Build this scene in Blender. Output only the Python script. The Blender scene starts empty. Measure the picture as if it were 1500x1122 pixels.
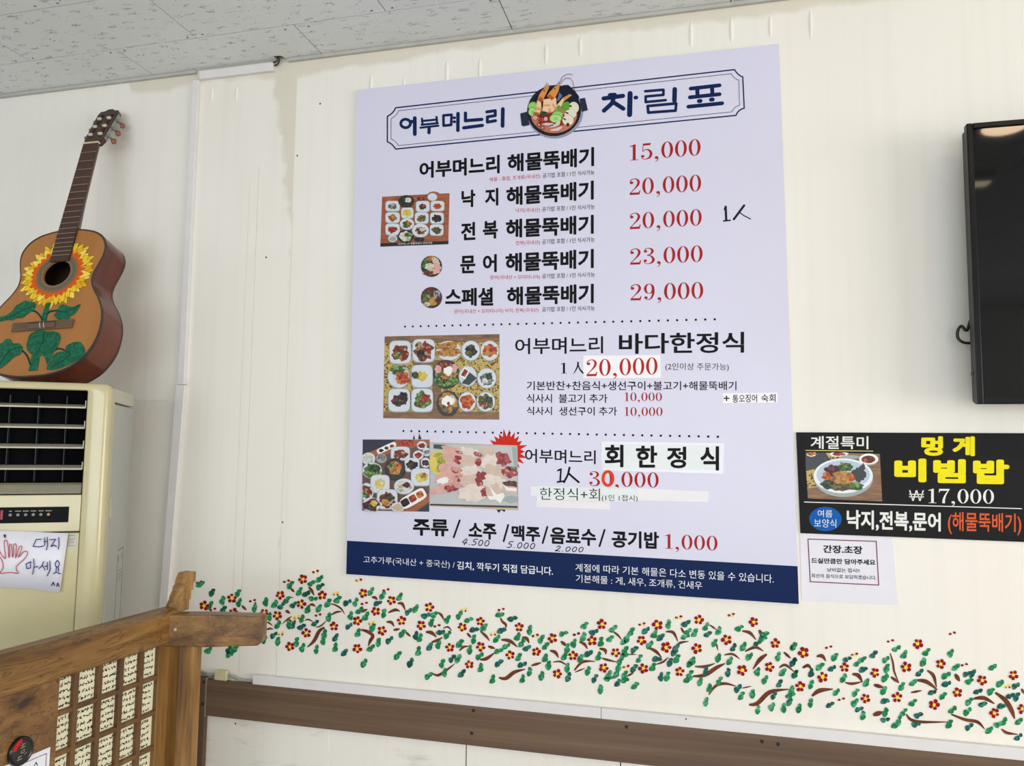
import bpy, bmesh, math, random
from mathutils import Matrix, Vector

# ------------------------------------------------------------------ camera, light, exposure
SC = bpy.context.scene
COL = SC.collection
CAM = Vector((0.0, -2.0, 1.6))          # eye point, 2 m in front of the back wall (y = 0)
FPX = 1100.0                            # focal length in pixels of the 1500 x 1122 frame
# rows: camera right, camera down, camera forward, in (x, depth, down) of the room
ROW = ((0.97017421, -0.01132219, 0.24214421),
       (-0.00907668, 0.99651141, 0.08296154),
       (-0.24223878, -0.08268501, 0.9666869))
def w3(r): return Vector((r[0], r[2], -r[1]))
RIGHT, DOWN, FWD = w3(ROW[0]), w3(ROW[1]), w3(ROW[2])
cam_d = bpy.data.cameras.new('camera')
cam = bpy.data.objects.new('camera', cam_d); COL.objects.link(cam)
cam_d.sensor_fit = 'HORIZONTAL'; cam_d.sensor_width = 36.0
cam_d.lens = 36.0 * FPX / 1500.0
cam_d.clip_start = 0.05
cam.matrix_world = Matrix(((RIGHT.x, -DOWN.x, -FWD.x, CAM.x), (RIGHT.y, -DOWN.y, -FWD.y, CAM.y),
                           (RIGHT.z, -DOWN.z, -FWD.z, CAM.z), (0, 0, 0, 1)))
SC.camera = cam
SC.view_settings.view_transform = 'Standard'
SC.view_settings.look = 'None'
SC.view_settings.gamma = 1.0
SC.view_settings.exposure = 0.0
SC.view_settings.use_curve_mapping = False

world = bpy.data.worlds.new('world'); SC.world = world; world.use_nodes = True
bg = world.node_tree.nodes['Background']
bg.inputs['Color'].default_value = (0.75, 0.86, 1.0, 1); bg.inputs['Strength'].default_value = 1.0

H_CEIL = 2.784
ROOM_L, ROOM_R, ROOM_F = -3.3, 4.6, -5.2

def area(name, loc, direction, sx, sy, watts, color):
    d = bpy.data.lights.new(name, 'AREA'); d.shape = 'RECTANGLE'; d.size = sx; d.size_y = sy
    d.energy = watts; d.color = color
    o = bpy.data.objects.new(name, d); COL.objects.link(o); o.location = loc
    o.rotation_euler = Vector(direction).to_track_quat('-Z', 'Y').to_euler()
    return o
# daylight through the windows of the wall behind the photographer and of the right wall
area('daylight_front', (-0.3, ROOM_F - 0.08, 1.55), (0, 1, 0), 4.2, 1.7, 106, (0.86, 0.925, 1.0))
area('daylight_right', (ROOM_R + 0.08, -2.5, 1.5), (-1, 0, 0), 3.4, 1.7, 150, (1.0, 0.93, 0.83))

# ------------------------------------------------------------------ geometry helpers
def ray(px, py):
    return RIGHT * ((px - 750.0) / FPX) + DOWN * ((py - 561.0) / FPX) + FWD
def hit(px, py, o, n):
    d = ray(px, py); t = (Vector(o) - CAM).dot(n) / d.dot(n)
    return CAM + d * t
def wall_pt(px, py, y=0.0):
    d = ray(px, py); return CAM + d * ((y - CAM.y) / d.y)

class MB:
    def __init__(s): s.v = []; s.f = []; s.m = []; s.sm = []
    def add(s, vs, fs, m=0, smooth=False):
        b = len(s.v); s.v.extend([Vector(v) for v in vs])
        for f in fs: s.f.append([i + b for i in f]); s.m.append(m); s.sm.append(smooth)
    def box(s, a, b, m=0, M=None):
        x0, y0, z0 = a; x1, y1, z1 = b
        vs = [Vector(p) for p in ((x0,y0,z0),(x1,y0,z0),(x1,y1,z0),(x0,y1,z0),(x0,y0,z1),(x1,y0,z1),(x1,y1,z1),(x0,y1,z1))]
        if M: vs = [M @ v for v in vs]
        s.add(vs, [(0,3,2,1),(4,5,6,7),(0,1,5,4),(1,2,6,5),(2,3,7,6),(3,0,4,7)], m)
    def prism(s, poly, axis_fn, h0, h1, m=0, smooth=False):
        n = len(poly)
        vs = [axis_fn(p, h0) for p in poly] + [axis_fn(p, h1) for p in poly]
        s.add(vs, [list(range(n))[::-1], [n + i for i in range(n)]], m)
        b = len(s.v) - 2 * n
        for i in range(n):
            j = (i + 1) % n; s.f.append([b+i, b+j, b+n+j, b+n+i]); s.m.append(m); s.sm.append(smooth)
    def tube(s, pts, r, seg=8, m=0, closed=False):
        pts = [Vector(p) for p in pts]; n = len(pts); rings = []
        rr = r if isinstance(r, (list, tuple)) else [r] * n
        up = Vector((0.13, 0.21, 0.97)).normalized()
        for i, p in enumerate(pts):
            a = pts[max(i-1, 0)]; b = pts[min(i+1, n-1)]
            t = (b - a).normalized(); u = t.cross(up)
            if u.length < 1e-4: u = t.cross(Vector((1, 0, 0)))
            u.normalize(); w = t.cross(u)
            rings.append([p + (u*math.cos(2*math.pi*k/seg) + w*math.sin(2*math.pi*k/seg))*rr[i] for k in range(seg)])
        vs = [v for q in rings for v in q]; fs = []
        for i in range(n-1):
            for k in range(seg):
                k2 = (k+1) % seg; fs.append((i*seg+k, i*seg+k2, (i+1)*seg+k2, (i+1)*seg+k))
        b = len(s.v); s.add(vs, fs, m, True)
        s.f.append([b+k for k in range(seg)][::-1]); s.m.append(m); s.sm.append(False)
        s.f.append([b+(n-1)*seg+k for k in range(seg)]); s.m.append(m); s.sm.append(False)
    def build(s, name, mats, parent=None, local=False, bevel=0.0, seg=2):
        me = bpy.data.meshes.new(name)
        vs = s.v
        if parent is not None and not local:
            Mi = BASIS.get(parent.name, Matrix()).inverted(); vs = [Mi @ v for v in vs]
        me.from_pydata([tuple(v) for v in vs], [], s.f)
        if not isinstance(mats, (list, tuple)): mats = [mats]
        for m in mats: me.materials.append(m)
        for p, mi, sm in zip(me.polygons, s.m, s.sm): p.material_index = mi; p.use_smooth = sm
        me.update()
        o = bpy.data.objects.new(name, me); COL.objects.link(o)
        if parent is not None:
            o.parent = parent
        if bevel:
            b = o.modifiers.new('bevel', 'BEVEL'); b.width = bevel; b.segments = seg; b.limit_method = 'ANGLE'; b.angle_limit = 0.7
        return o

BASIS = {}
def tag(o, label=None, cat=None, group=None, kind=None):
    if label: o['label'] = label
    if cat: o['category'] = cat
    if group: o['group'] = group
    if kind: o['kind'] = kind
    return o
def thing(name, label, cat, M, group=None):
    if not isinstance(M, Matrix): M = Matrix.Translation(Vector(M))
    o = bpy.data.objects.new(name, None); COL.objects.link(o); o.empty_display_size = 0.05
    o.matrix_world = M; BASIS[o.name] = M.copy()
    return tag(o, label, cat, group)
def structure(o): o['kind'] = 'structure'; return o

# 2-D shapes (pixel or metre lists) ------------------------------------------------
def ell(cx, cy, rx, ry, n=28, rot=0.0):
    c, s = math.cos(rot), math.sin(rot); o = []
    for i in range(n):
        a = 2*math.pi*i/n; x = rx*math.cos(a); y = ry*math.sin(a)
        o.append((cx + x*c - y*s, cy + x*s + y*c))
    return o
def rrect(cx, cy, hx, hy, rot=0.0, e=5.0, n=32):
    o = []; c, s = math.cos(rot), math.sin(rot)
    for i in range(n):
        a = 2*math.pi*i/n; ca, sa = math.cos(a), math.sin(a)
        x = hx*math.copysign(abs(ca)**(2/e), ca); y = hy*math.copysign(abs(sa)**(2/e), sa)
        o.append((cx + x*c - y*s, cy + x*s + y*c))
    return o
def blob(cx, cy, rx, ry, rnd, n=22, j=0.22, rot=0.0):
    o = []; c, s = math.cos(rot), math.sin(rot)
    for i in range(n):
        a = 2*math.pi*i/n; k = 1 + rnd.uniform(-j, j); x = rx*k*math.cos(a); y = ry*k*math.sin(a)
        o.append((cx + x*c - y*s, cy + x*s + y*c))
    return o
def crom(pts, n=6, closed=False):
    P = [tuple(p) for p in pts]; L = len(P); out = []
    rng = range(L) if closed else range(L-1)
    for i in rng:
        if closed: a, b, c, d = P[i-1], P[i], P[(i+1) % L], P[(i+2) % L]
        else: a, b, c, d = P[max(i-1,0)], P[i], P[i+1], P[min(i+2,L-1)]
        for k in range(n):
            t = k/n
            out.append(tuple(0.5*((2*b[q]) + (-a[q]+c[q])*t + (2*a[q]-5*b[q]+4*c[q]-d[q])*t*t + (-a[q]+3*b[q]-3*c[q]+d[q])*t**3) for q in range(len(b))))
    if not closed: out.append(P[-1])
    return out
def stroke2d(pts, w, cap=True):
    """polygons covering a polyline of width w (or per-point widths) with round joints"""
    polys = []; W = w if isinstance(w, (list, tuple)) else [w]*len(pts)
    for i in range(len(pts)-1):
        (x0,y0),(x1,y1) = pts[i][:2], pts[i+1][:2]; L = math.hypot(x1-x0, y1-y0)
        if L < 1e-9: continue
        nx, ny = -(y1-y0)/L, (x1-x0)/L; a, b = W[i]/2, W[i+1]/2
        polys.append([(x0+nx*a,y0+ny*a),(x1+nx*b,y1+ny*b),(x1-nx*b,y1-ny*b),(x0-nx*a,y0-ny*a)])
    for i, p in enumerate(pts):
        if not cap and i in (0, len(pts)-1): continue
        polys.append(ell(p[0], p[1], W[i]/2, W[i]/2, 12))
    return polys
def ribbon2d(pts, n=6):
    """one smooth polygon along (x, y, width) points, tapered"""
    P = crom(pts, n); A = []; B = []
    for i, p in enumerate(P):
        a = P[max(i-1,0)]; b = P[min(i+1,len(P)-1)]; dx, dy = b[0]-a[0], b[1]-a[1]; L = math.hypot(dx,dy) or 1
        nx, ny = -dy/L, dx/L; A.append((p[0]+nx*p[2]/2, p[1]+ny*p[2]/2)); B.append((p[0]-nx*p[2]/2, p[1]-ny*p[2]/2))
    return A, B
def add_ribbon(mb, pts, fn, m=0, n=6):
    A, B = ribbon2d(pts, n); k = len(A)
    mb.add([fn(*p) for p in A] + [fn(*p) for p in B], [(i, i+1, k+i+1, k+i) for i in range(k-1)], m)
def add_polys(mb, polys, fn, m=0, eps=(0.0, -1.2e-5, 0.0)):
    """flat shapes laid over one another: each a hair (0.01 mm) above the one before"""
    e = Vector(eps)
    for i, p in enumerate(polys): mb.add([fn(*q) + e*(i % 9) for q in p], [list(range(len(p)))], m)

# ------------------------------------------------------------------ materials (all node-built)
MATS = {}
def lin(c):
    o = []
    for v in c:
        v /= 255.0; o.append(v/12.92 if v <= 0.04045 else ((v+0.055)/1.055)**2.4)
    return (*o, 1.0)
def _new(name):
    m = bpy.data.materials.new(name); m.use_nodes = True; nt = m.node_tree
    return m, nt, nt.nodes['Principled BSDF']
def _coord(nt, scale=(1,1,1), rot=(0,0,0), kind='Object'):
    tc = nt.nodes.new('ShaderNodeTexCoord'); mp = nt.nodes.new('ShaderNodeMapping')
    mp.inputs['Scale'].default_value = scale; mp.inputs['Rotation'].default_value = rot
    nt.links.new(tc.outputs[kind], mp.inputs['Vector']); return mp.outputs['Vector']
def _ramp(nt, src, stops, interp='LINEAR'):
    r = nt.nodes.new('ShaderNodeValToRGB'); r.color_ramp.interpolation = interp
    while len(r.color_ramp.elements) < len(stops): r.color_ramp.elements.new(0.5)
    for e, (p, c) in zip(r.color_ramp.elements, stops): e.position = p; e.color = c
    nt.links.new(src, r.inputs['Fac']); return r.outputs['Color']
def _noise(nt, vec, scale, detail=3.0, rough=0.5, dist=0.0):
    n = nt.nodes.new('ShaderNodeTexNoise'); n.inputs['Scale'].default_value = scale
    n.inputs['Detail'].default_value = detail; n.inputs['Roughness'].default_value = rough; n.inputs['Distortion'].default_value = dist
    nt.links.new(vec, n.inputs['Vector']); return n.outputs['Fac']
def _math(nt, op, a, b=None, clamp=False):
    n = nt.nodes.new('ShaderNodeMath'); n.operation = op; n.use_clamp = clamp
    for i, v in enumerate((a, b)):
        if v is None: continue
        if isinstance(v, (int, float)): n.inputs[i].default_value = v
        else: nt.links.new(v, n.inputs[i])
    return n.outputs[0]
def _mix(nt, fac, a, b):
    n = nt.nodes.new('ShaderNodeMix'); n.data_type = 'RGBA'
    if isinstance(fac, (int, float)): n.inputs[0].default_value = fac
    else: nt.links.new(fac, n.inputs[0])
    for i, v in ((6, a), (7, b)):
        if isinstance(v, tuple): n.inputs[i].default_value = v
        else: nt.links.new(v, n.inputs[i])
    return n.outputs[2]
def _bump(nt, bsdf, h, strength=0.2, dist=0.01):
    b = nt.nodes.new('ShaderNodeBump'); b.inputs['Strength'].default_value = strength; b.inputs['Distance'].default_value = dist
    nt.links.new(h, b.inputs['Height']); nt.links.new(b.outputs['Normal'], bsdf.inputs['Normal'])
def plain(name, c, rough=0.5, var=0.06, scale=25.0, metal=0.0, bump=0.0, spec=0.5):
    """one colour with a slight procedural mottling"""
    if name in MATS: return MATS[name]
    m, nt, b = _new(name); v = _coord(nt); f = _noise(nt, v, scale)
    c = lin(c); lo = tuple(x*(1-var) for x in c[:3]) + (1,); hi = tuple(min(1, x*(1+var)) for x in c[:3]) + (1,)
    nt.links.new(_ramp(nt, f, [(0.3, lo), (0.7, hi)]), b.inputs['Base Color'])
    b.inputs['Roughness'].default_value = rough; b.inputs['Metallic'].default_value = metal
    b.inputs['Specular IOR Level'].default_value = spec
    if bump: _bump(nt, b, f, bump, 0.003)
    MATS[name] = m; return m
def ink(c, rough=0.5): return plain('ink_%02x%02x%02x' % c, c, rough, 0.04, 60.0, spec=0.1)
def food(name, c1, c2, c3, scale=150.0):
    """printed food: small patches of three colours"""
    if name in MATS: return MATS[name]
    m, nt, b = _new(name); v = _coord(nt)
    vo = nt.nodes.new('ShaderNodeTexVoronoi'); vo.inputs['Scale'].default_value = scale
    nt.links.new(v, vo.inputs['Vector'])
    sep = nt.nodes.new('ShaderNodeSeparateColor'); nt.links.new(vo.outputs['Color'], sep.inputs[0])
    col = _ramp(nt, sep.outputs[0], [(0.0, lin(c1)), (0.38, lin(c2)), (0.75, lin(c3))], 'CONSTANT')
    f = _noise(nt, v, scale*1.7); col = _mix(nt, _math(nt, 'MULTIPLY', f, 0.5), col, lin(tuple(int(x*0.55) for x in c2)))
    nt.links.new(col, b.inputs['Base Color']); b.inputs['Roughness'].default_value = 0.4
    b.inputs['Specular IOR Level'].default_value = 0.3
    MATS[name] = m; return m
def wood(name, stops, axis='y', fine=60.0, rough=0.45, dist=1.2, along=0.05, bump=0.08, vein=None):
    if name in MATS: return MATS[name]
    m, nt, b = _new(name); s = [1.0, 1.0, 1.0]; s['xyz'.index(axis)] = along
    v = _coord(nt, tuple(s))
    big = _noise(nt, v, fine*0.22, 4, 0.55, dist); sm = _noise(nt, v, fine*1.4, 3, 0.6, 0.3)
    f = _math(nt, 'ADD', _math(nt, 'MULTIPLY', big, 0.75), _math(nt, 'MULTIPLY', sm, 0.25))
    col = _ramp(nt, f, [(p, lin(c)) for p, c in stops])
    if vein:
        ln = _noise(nt, v, fine*0.34, 3, 0.6, dist*1.3)
        k = _math(nt, 'MULTIPLY', _math(nt, 'SUBTRACT', 0.022, _math(nt, 'ABSOLUTE', _math(nt, 'SUBTRACT', ln, 0.47))), 36.0, True)
        k2 = _math(nt, 'MULTIPLY', _math(nt, 'SUBTRACT', 0.014, _math(nt, 'ABSOLUTE', _math(nt, 'SUBTRACT', ln, 0.57))), 36.0, True)
        col = _mix(nt, _math(nt, 'MAXIMUM', k, k2), col, lin(vein))
    nt.links.new(col, b.inputs['Base Color']); b.inputs['Roughness'].default_value = rough
    _bump(nt, b, f, bump, 0.002); MATS[name] = m; return m

# ------------------------------------------------------------------ the room
def wall_mat():
    m, nt, b = _new('painted_wall'); v = _coord(nt)
    sep = nt.nodes.new('ShaderNodeSeparateXYZ'); nt.links.new(v, sep.inputs[0])
    X, Z = sep.outputs[0], sep.outputs[2]
    soft = _noise(nt, v, 1.6, 3)
    base = _ramp(nt, soft, [(0.3, lin((236, 231, 220))), (0.7, lin((241, 237, 228)))])
    streak = _noise(nt, _coord(nt, (30, 30, 0.9)), 1.0, 4, 0.6)
    base = _mix(nt, _math(nt, 'MULTIPLY', _math(nt, 'SUBTRACT', streak, 0.5, True), 0.7), base, lin((214, 208, 196)))
    # old water stain below the ceiling, ragged lower edge
    rag = _noise(nt, v, 11.0, 6, 0.65); wide = _noise(nt, _coord(nt, (2.2, 1, 0.2)), 1.0, 2)
    lim = _math(nt, 'SUBTRACT', 2.802, _math(nt, 'ADD', _math(nt, 'MULTIPLY', wide, 0.085), _math(nt, 'MULTIPLY', rag, 0.05)))
    lim = _math(nt, 'ADD', lim, _math(nt, 'MULTIPLY', _math(nt, 'SUBTRACT', -1.80, X), 3.0, True))
    st1 = _math(nt, 'MULTIPLY', _math(nt, 'SUBTRACT', Z, lim), 60.0, True)
    # run of the same stain down from the hole in the ceiling
    d = _math(nt, 'SUBTRACT', -1.193, X)
    edge = _math(nt, 'MULTIPLY', d, 250.0, True)
    d = _math(nt, 'ADD', d, _math(nt, 'MULTIPLY', _math(nt, 'SUBTRACT', rag, 0.5), 0.10))
    taper = _math(nt, 'MULTIPLY', _math(nt, 'SUBTRACT', Z, 2.20), 0.17, True)
    st2 = _math(nt, 'MULTIPLY', _math(nt, 'MULTIPLY', _math(nt, 'SUBTRACT', taper, d), 60.0, True), edge)
    st = _math(nt, 'MULTIPLY', _math(nt, 'MAXIMUM', st1, st2), 0.6)
    col = _mix(nt, st, base, lin((211, 202, 179)))
    low = _math(nt, 'MULTIPLY', _math(nt, 'SUBTRACT', 0.82, Z), 40.0, True)
    smud = _math(nt, 'MULTIPLY', _math(nt, 'SUBTRACT', _noise(nt, _coord(nt, (1.5, 1, 7)), 3.0, 5, 0.7), 0.56, True), 5.0, True)
    col = _mix(nt, _math(nt, 'MULTIPLY', _math(nt, 'MULTIPLY', smud, low), 0.5), col, lin((150, 142, 128)))
    nt.links.new(col, b.inputs['Base Color']); b.inputs['Roughness'].default_value = 0.6
    b.inputs['Specular IOR Level'].default_value = 0.3
    _bump(nt, b, _math(nt, 'ADD', streak, _math(nt, 'MULTIPLY', rag, 0.3)), 0.12, 0.004)
    return m
WALL = wall_mat()
SEAM = plain('seam_filler', (221, 215, 202), 0.7); SEAMD = plain('seam_gap', (60, 56, 50), 0.8)
SEAML = plain('seam_caulk', (244, 243, 238), 0.5)

mb = MB(); mb.box((ROOM_L, 0, 0), (ROOM_R, 0.1, H_CEIL + 0.1), 0)
def vline(px, py0, py1, w, m, mb=mb):
    a, b = wall_pt(px, py0), wall_pt(px, py1); x = (a.x)
    mb.box((x - w/2, -0.0006, min(a.z, b.z)), (x + w/2, 0.001, max(a.z, b.z)), m)
def vl(x, z0, z1, w, m): mb.box((x - w/2, -0.0003, z0), (x + w/2, 0.001, z1), m)
vl(-1.193, 0.93, 2.3, 0.002, 1); vl(-1.315, 0.93, 2.45, 0.0022, 1); vl(-1.345, 1.1, 2.4, 0.0015, 1)
vl(wall_pt(481, 1100).x, 0, 0.803, 0.004, 3); vl(wall_pt(683, 1105).x, 0, 0.803, 0.0025, 2)
vl(wall_pt(909, 1117).x, 0, 0.803, 0.003, 2); vl(0.45, 0, 0.803, 0.0025, 2)
for px, py in ((435.5, 228), (390, 377), (414, 765), (345, 1060), (469, 152)):   # old nail holes
    p = wall_pt(px, py); mb.add([(p.x + 0.0028*math.cos(a*math.pi/4), -0.0004, p.z + 0.0028*math.sin(a*math.pi/4)) for a in range(8)], [list(range(8))], 2)
a, b = wall_pt(196, 587), wall_pt(246, 587)
mb.box((a.x, -0.0003, a.z - 0.0008), (b.x, 0.001, a.z + 0.0008), 1)
def drip(px, py0, py1, w):                                          # thick runs of old paint near the ceiling
    a, b = wall_pt(px, py0), wall_pt(px, py1); h = (a.z - b.z)/2; cz = (a.z + b.z)/2; rings = []
    for k, (s_, d) in enumerate(((1.0, 0.0), (0.75, 0.0016), (0.4, 0.0028), (0.1, 0.0032))):
        rings += [(a.x + w*s_*math.cos(q*math.pi/6), -d, cz + h*(0.25 + 0.75*s_)*math.sin(q*math.pi/6)) for q in range(12)]
    mb.add(rings, [(k*12+q, k*12+(q+1) % 12, (k+1)*12+(q+1) % 12, (k+1)*12+q) for k in range(3) for q in range(12)] + [[36+q for q in range(12)]], 0, True)
for d in ((544, 108, 140, .006), (592, 112, 140, .005), (655, 88, 128, .006), (703, 84, 120, .006), (800, 62, 96, .006), (850, 52, 84, .006), (1012, 30, 72, .006), (1071, 24, 64, .006), (1128, 22, 56, .005), (1187, 12, 60, .005), (347, 125, 152, .005), (311, 128, 150, .005)): drip(*d)
structure(mb.build('wall_back', [WALL, SEAM, SEAMD, SEAML]))

PAINT = plain('room_paint', (228, 230, 230), 0.65, 0.03, 3.0)
FRAME = plain('window_frame_white', (225, 225, 222), 0.4)
mb = MB(); mb.box((ROOM_L - 0.1, ROOM_F, 0), (ROOM_L, 0.1, H_CEIL + 0.1)); structure(mb.build('wall_left', PAINT))
mb = MB()   # front wall with one wide window behind the photographer
x0, x1, z0, z1 = -2.4, 1.8, 0.7, 2.4
for a, b in (((ROOM_L, z0*0, 0), (x0, 0, H_CEIL + 0.1)), ((x1, 0, 0), (ROOM_R, 0, H_CEIL + 0.1)), ((x0, 0, 0), (x1, 0, z0)), ((x0, 0, z1), (x1, 0, H_CEIL + 0.1))):
    mb.box((a[0], ROOM_F - 0.1, a[2]), (b[0], ROOM_F, b[2]))
structure(mb.build('wall_front', PAINT))
def window(name, to_world, w0, w1, zz0, zz1, n):
    mb = MB(); t = 0.05
    for a, b in (((w0, zz0), (w1, zz0 + t)), ((w0, zz1 - t), (w1, zz1))):
        mb.box((a[0], -0.04, a[1]), (b[0], 0.0, b[1]), 0, to_world)
    for k in range(n + 1):
        c = w0 + (w1 - w0 - t) * k / n
        mb.box((c, -0.04, zz0), (c + t, 0.0, zz1), 0, to_world)
    structure(mb.build(name, FRAME))
window('window_1', Matrix.Translation((0, ROOM_F, 0)), x0, x1, z0, z1, 3)
mb = MB(); y0, y1 = -4.2, -0.8
mb.box((ROOM_R, ROOM_F, 0), (ROOM_R + 0.1, y0, H_CEIL + 0.1)); mb.box((ROOM_R, y1, 0), (ROOM_R + 0.1, 0.1, H_CEIL + 0.1))
mb.box((ROOM_R, y0, 0), (ROOM_R + 0.1, y1, 0.65)); mb.box((ROOM_R, y0, 2.35), (ROOM_R + 0.1, y1, H_CEIL + 0.1))
structure(mb.build('wall_right', PAINT))
window('window_2', Matrix.Translation((ROOM_R, 0, 0)) @ Matrix.Rotation(math.pi/2, 4, 'Z') @ Matrix.Scale(-1, 4, (0, 1, 0)), y0, y1, 0.65, 2.35, 3)
mb = MB(); mb.box((ROOM_L - 0.1, ROOM_F - 0.1, -0.1), (ROOM_R + 0.1, 0.1, 0))
structure(mb.build('floor', wood('floor_boards', [(0.3, (128, 120, 110)), (0.7, (158, 150, 140))], 'x', 30.0, 0.4)))

def tile_mat():
    m, nt, b = _new('ceiling_tile'); v = _coord(nt)
    base = _ramp(nt, _noise(nt, v, 2.0, 2), [(0.3, lin((222, 225, 224))), (0.7, lin((230, 232, 231)))])
    wob = _noise(nt, v, 60.0, 2, 0.5)
    def marks(sc, seed, r, thr):
        vec = _coord(nt, sc); ad = nt.nodes.new('ShaderNodeVectorMath'); ad.operation = 'ADD'
        nt.links.new(vec, ad.inputs[0]); cb = nt.nodes.new('ShaderNodeCombineXYZ')
        cb.inputs[0].default_value = seed; cb.inputs[2].default_value = 0.37
        nt.links.new(_math(nt, 'MULTIPLY', wob, 0.75), cb.inputs[1]); nt.links.new(cb.outputs[0], ad.inputs[1])
        vo = nt.nodes.new('ShaderNodeTexVoronoi'); vo.voronoi_dimensions = '2D'; vo.inputs['Scale'].default_value = 1.0
        vo.inputs['Randomness'].default_value = 0.85
        nt.links.new(ad.outputs[0], vo.inputs['Vector'])
        sep = nt.nodes.new('ShaderNodeSeparateColor'); nt.links.new(vo.outputs['Color'], sep.inputs[0])
        on = _math(nt, 'GREATER_THAN', sep.outputs[1], thr)
        k = _math(nt, 'MULTIPLY', _math(nt, 'SUBTRACT', r, vo.outputs['Distance']), 25.0, True)
        return _math(nt, 'MULTIPLY', k, on)
    lines = _noise(nt, _coord(nt, (24, 130, 1)), 1.0, 1, 0.5, 0.2)
    ridge = _math(nt, 'MULTIPLY', _math(nt, 'SUBTRACT', 0.045, _math(nt, 'ABSOLUTE', _math(nt, 'SUBTRACT', lines, 0.5))), 30.0, True)
    pit = _math(nt, 'MAXIMUM', _math(nt, 'MULTIPLY', marks((13, 38, 1), 0.0, 0.25, 0.12), ridge), _math(nt, 'MULTIPLY', marks((60, 62, 1), 3.3, 0.11, 0.72), 0.7))
    col = _mix(nt, _math(nt, 'MULTIPLY', pit, 0.7), base, lin((128, 127, 122)))
    nt.links.new(col, b.inputs['Base Color']); b.inputs['Roughness'].default_value = 0.8
    _bump(nt, b, _math(nt, 'SUBTRACT', 1.0, pit), 0.5, 0.002); return m
TILE = tile_mat(); VOID = plain('ceiling_void', (14, 13, 12), 0.9); SCREW = plain('screw_head', (78, 76, 72), 0.5)
mb = MB(); g = 0.0017
rows = [(-0.172, 0.0, 0.09), (-0.398, -0.172, -0.227)]
y = -0.398
while y > ROOM_F: rows.append((max(y - 0.3, ROOM_F), y, 0.09 if len(rows) % 2 == 0 else -0.227)); y -= 0.3
rnd = random.Random(4)
for ya, yb, off in rows:
    k = int((ROOM_L - off) / 0.6) - 1
    while off + k*0.6 < ROOM_R:
        a, b = max(off + k*0.6, ROOM_L), min(off + (k+1)*0.6, ROOM_R); k += 1
        if b - a < 0.02: continue
        if yb == 0.0 and a < -1.25 < b:      # the tile with a broken-out corner where cables go up
            poly = [(a+g, ya+g), (b-g, ya+g), (b-g, 0), (-1.228, 0), (-1.238, -0.026), (-1.268, -0.030), (-1.268, 0), (a+g, 0)]
            mb.prism(poly, lambda p, h: Vector((p[0], p[1], h)), H_CEIL, H_CEIL + 0.009)
        else:
            mb.box((a+g, ya+g, H_CEIL), (b-g, yb-(g if yb < 0 else 0), H_CEIL + 0.009))
        if ya > -0.9:
            for sx, sy in ((a + 0.035, yb - 0.012), (b - 0.035, yb - 0.012), (a + 0.03, ya + 0.014), (b - 0.03, ya + 0.014)):
                if yb == 0.0 and sy > -0.02: continue
                sx += rnd.uniform(-0.012, 0.012); sy += rnd.uniform(-0.004, 0.004)
                mb.add([(sx + 0.0035*math.cos(q*math.pi/4), sy + 0.0035*math.sin(q*math.pi/4), H_CEIL - 0.0005) for q in range(8)], [list(range(8))[::-1]], 2)
mb.box((ROOM_L, ROOM_F, H_CEIL + 0.03), (ROOM_R, 0.1, H_CEIL + 0.1), 1)
mb.box((ROOM_L, ROOM_F, H_CEIL + 0.0095), (-1.3, 0, H_CEIL + 0.012), 1); mb.box((-1.2, ROOM_F, H_CEIL + 0.0095), (ROOM_R, 0, H_CEIL + 0.012), 1)
mb.box((-1.3, ROOM_F, H_CEIL + 0.0095), (-1.2, -0.06, H_CEIL + 0.012), 1)
structure(mb.build('ceiling', [TILE, VOID, SCREW]))
MOLD = plain('ceiling_moulding', (182, 181, 174), 0.6)
mb = MB(); mb.box((ROOM_L, -0.012, H_CEIL - 0.011), (-1.552, 0.0, H_CEIL - 0.0004)); structure(mb.build('trim_1', MOLD, bevel=0.002))
mb = MB(); mb.box((-1.225, -0.012, H_CEIL - 0.011), (ROOM_R, 0.0, H_CEIL - 0.0004)); structure(mb.build('trim_2', MOLD, bevel=0.002))

# brown dado boards
DADO = wood('dado_laminate', [(0.34, (80, 61, 46)), (0.5, (102, 79, 60)), (0.66, (120, 96, 74))], 'x', 110.0, 0.42, 0.8, 0.02)
DADOV = wood('dado_laminate_upright', [(0.25, (78, 58, 43)), (0.5, (94, 71, 53)), (0.75, (106, 83, 63))], 'z', 75.0, 0.42, 0.8, 0.03)
CAP = plain('screw_cap', (26, 20, 16), 0.5)
def caps(mb, pts, y, m):
    for px, py in pts:
        p = wall_pt(px, py, y); mb.add([(p.x + 0.0048*math.cos(q*math.pi/6), y - 0.0006, p.z + 0.0048*math.sin(q*math.pi/6)) for q in range(12)], [list(range(12))], m)
mb = MB(); mb.box((-1.409, -0.016, 0.803), (ROOM_R, -0.0002, 0.905))
caps(mb, ((693.5, 1040.7), (691, 1074), (917.7, 1064.5), (1116, 1086), (1139.5, 1090)), -0.016, 1)
structure(mb.build('trim_3', [DADO, CAP], bevel=0.0012))
mb = MB(); mb.box((-1.50, -0.017, 0.0), (-1.4125, -0.0002, 0.912)); caps(mb, ((299, 999), (297, 1031)), -0.017, 1)
structure(mb.build('trim_4', [DADOV, CAP], bevel=0.0012))
mb = MB(); mb.box((-1.4125, -0.0165, 0.80), (-1.409, -0.0002, 0.911)); structure(mb.build('trim_5', plain('joint_strip', (150, 128, 104), 0.5)))

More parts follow.
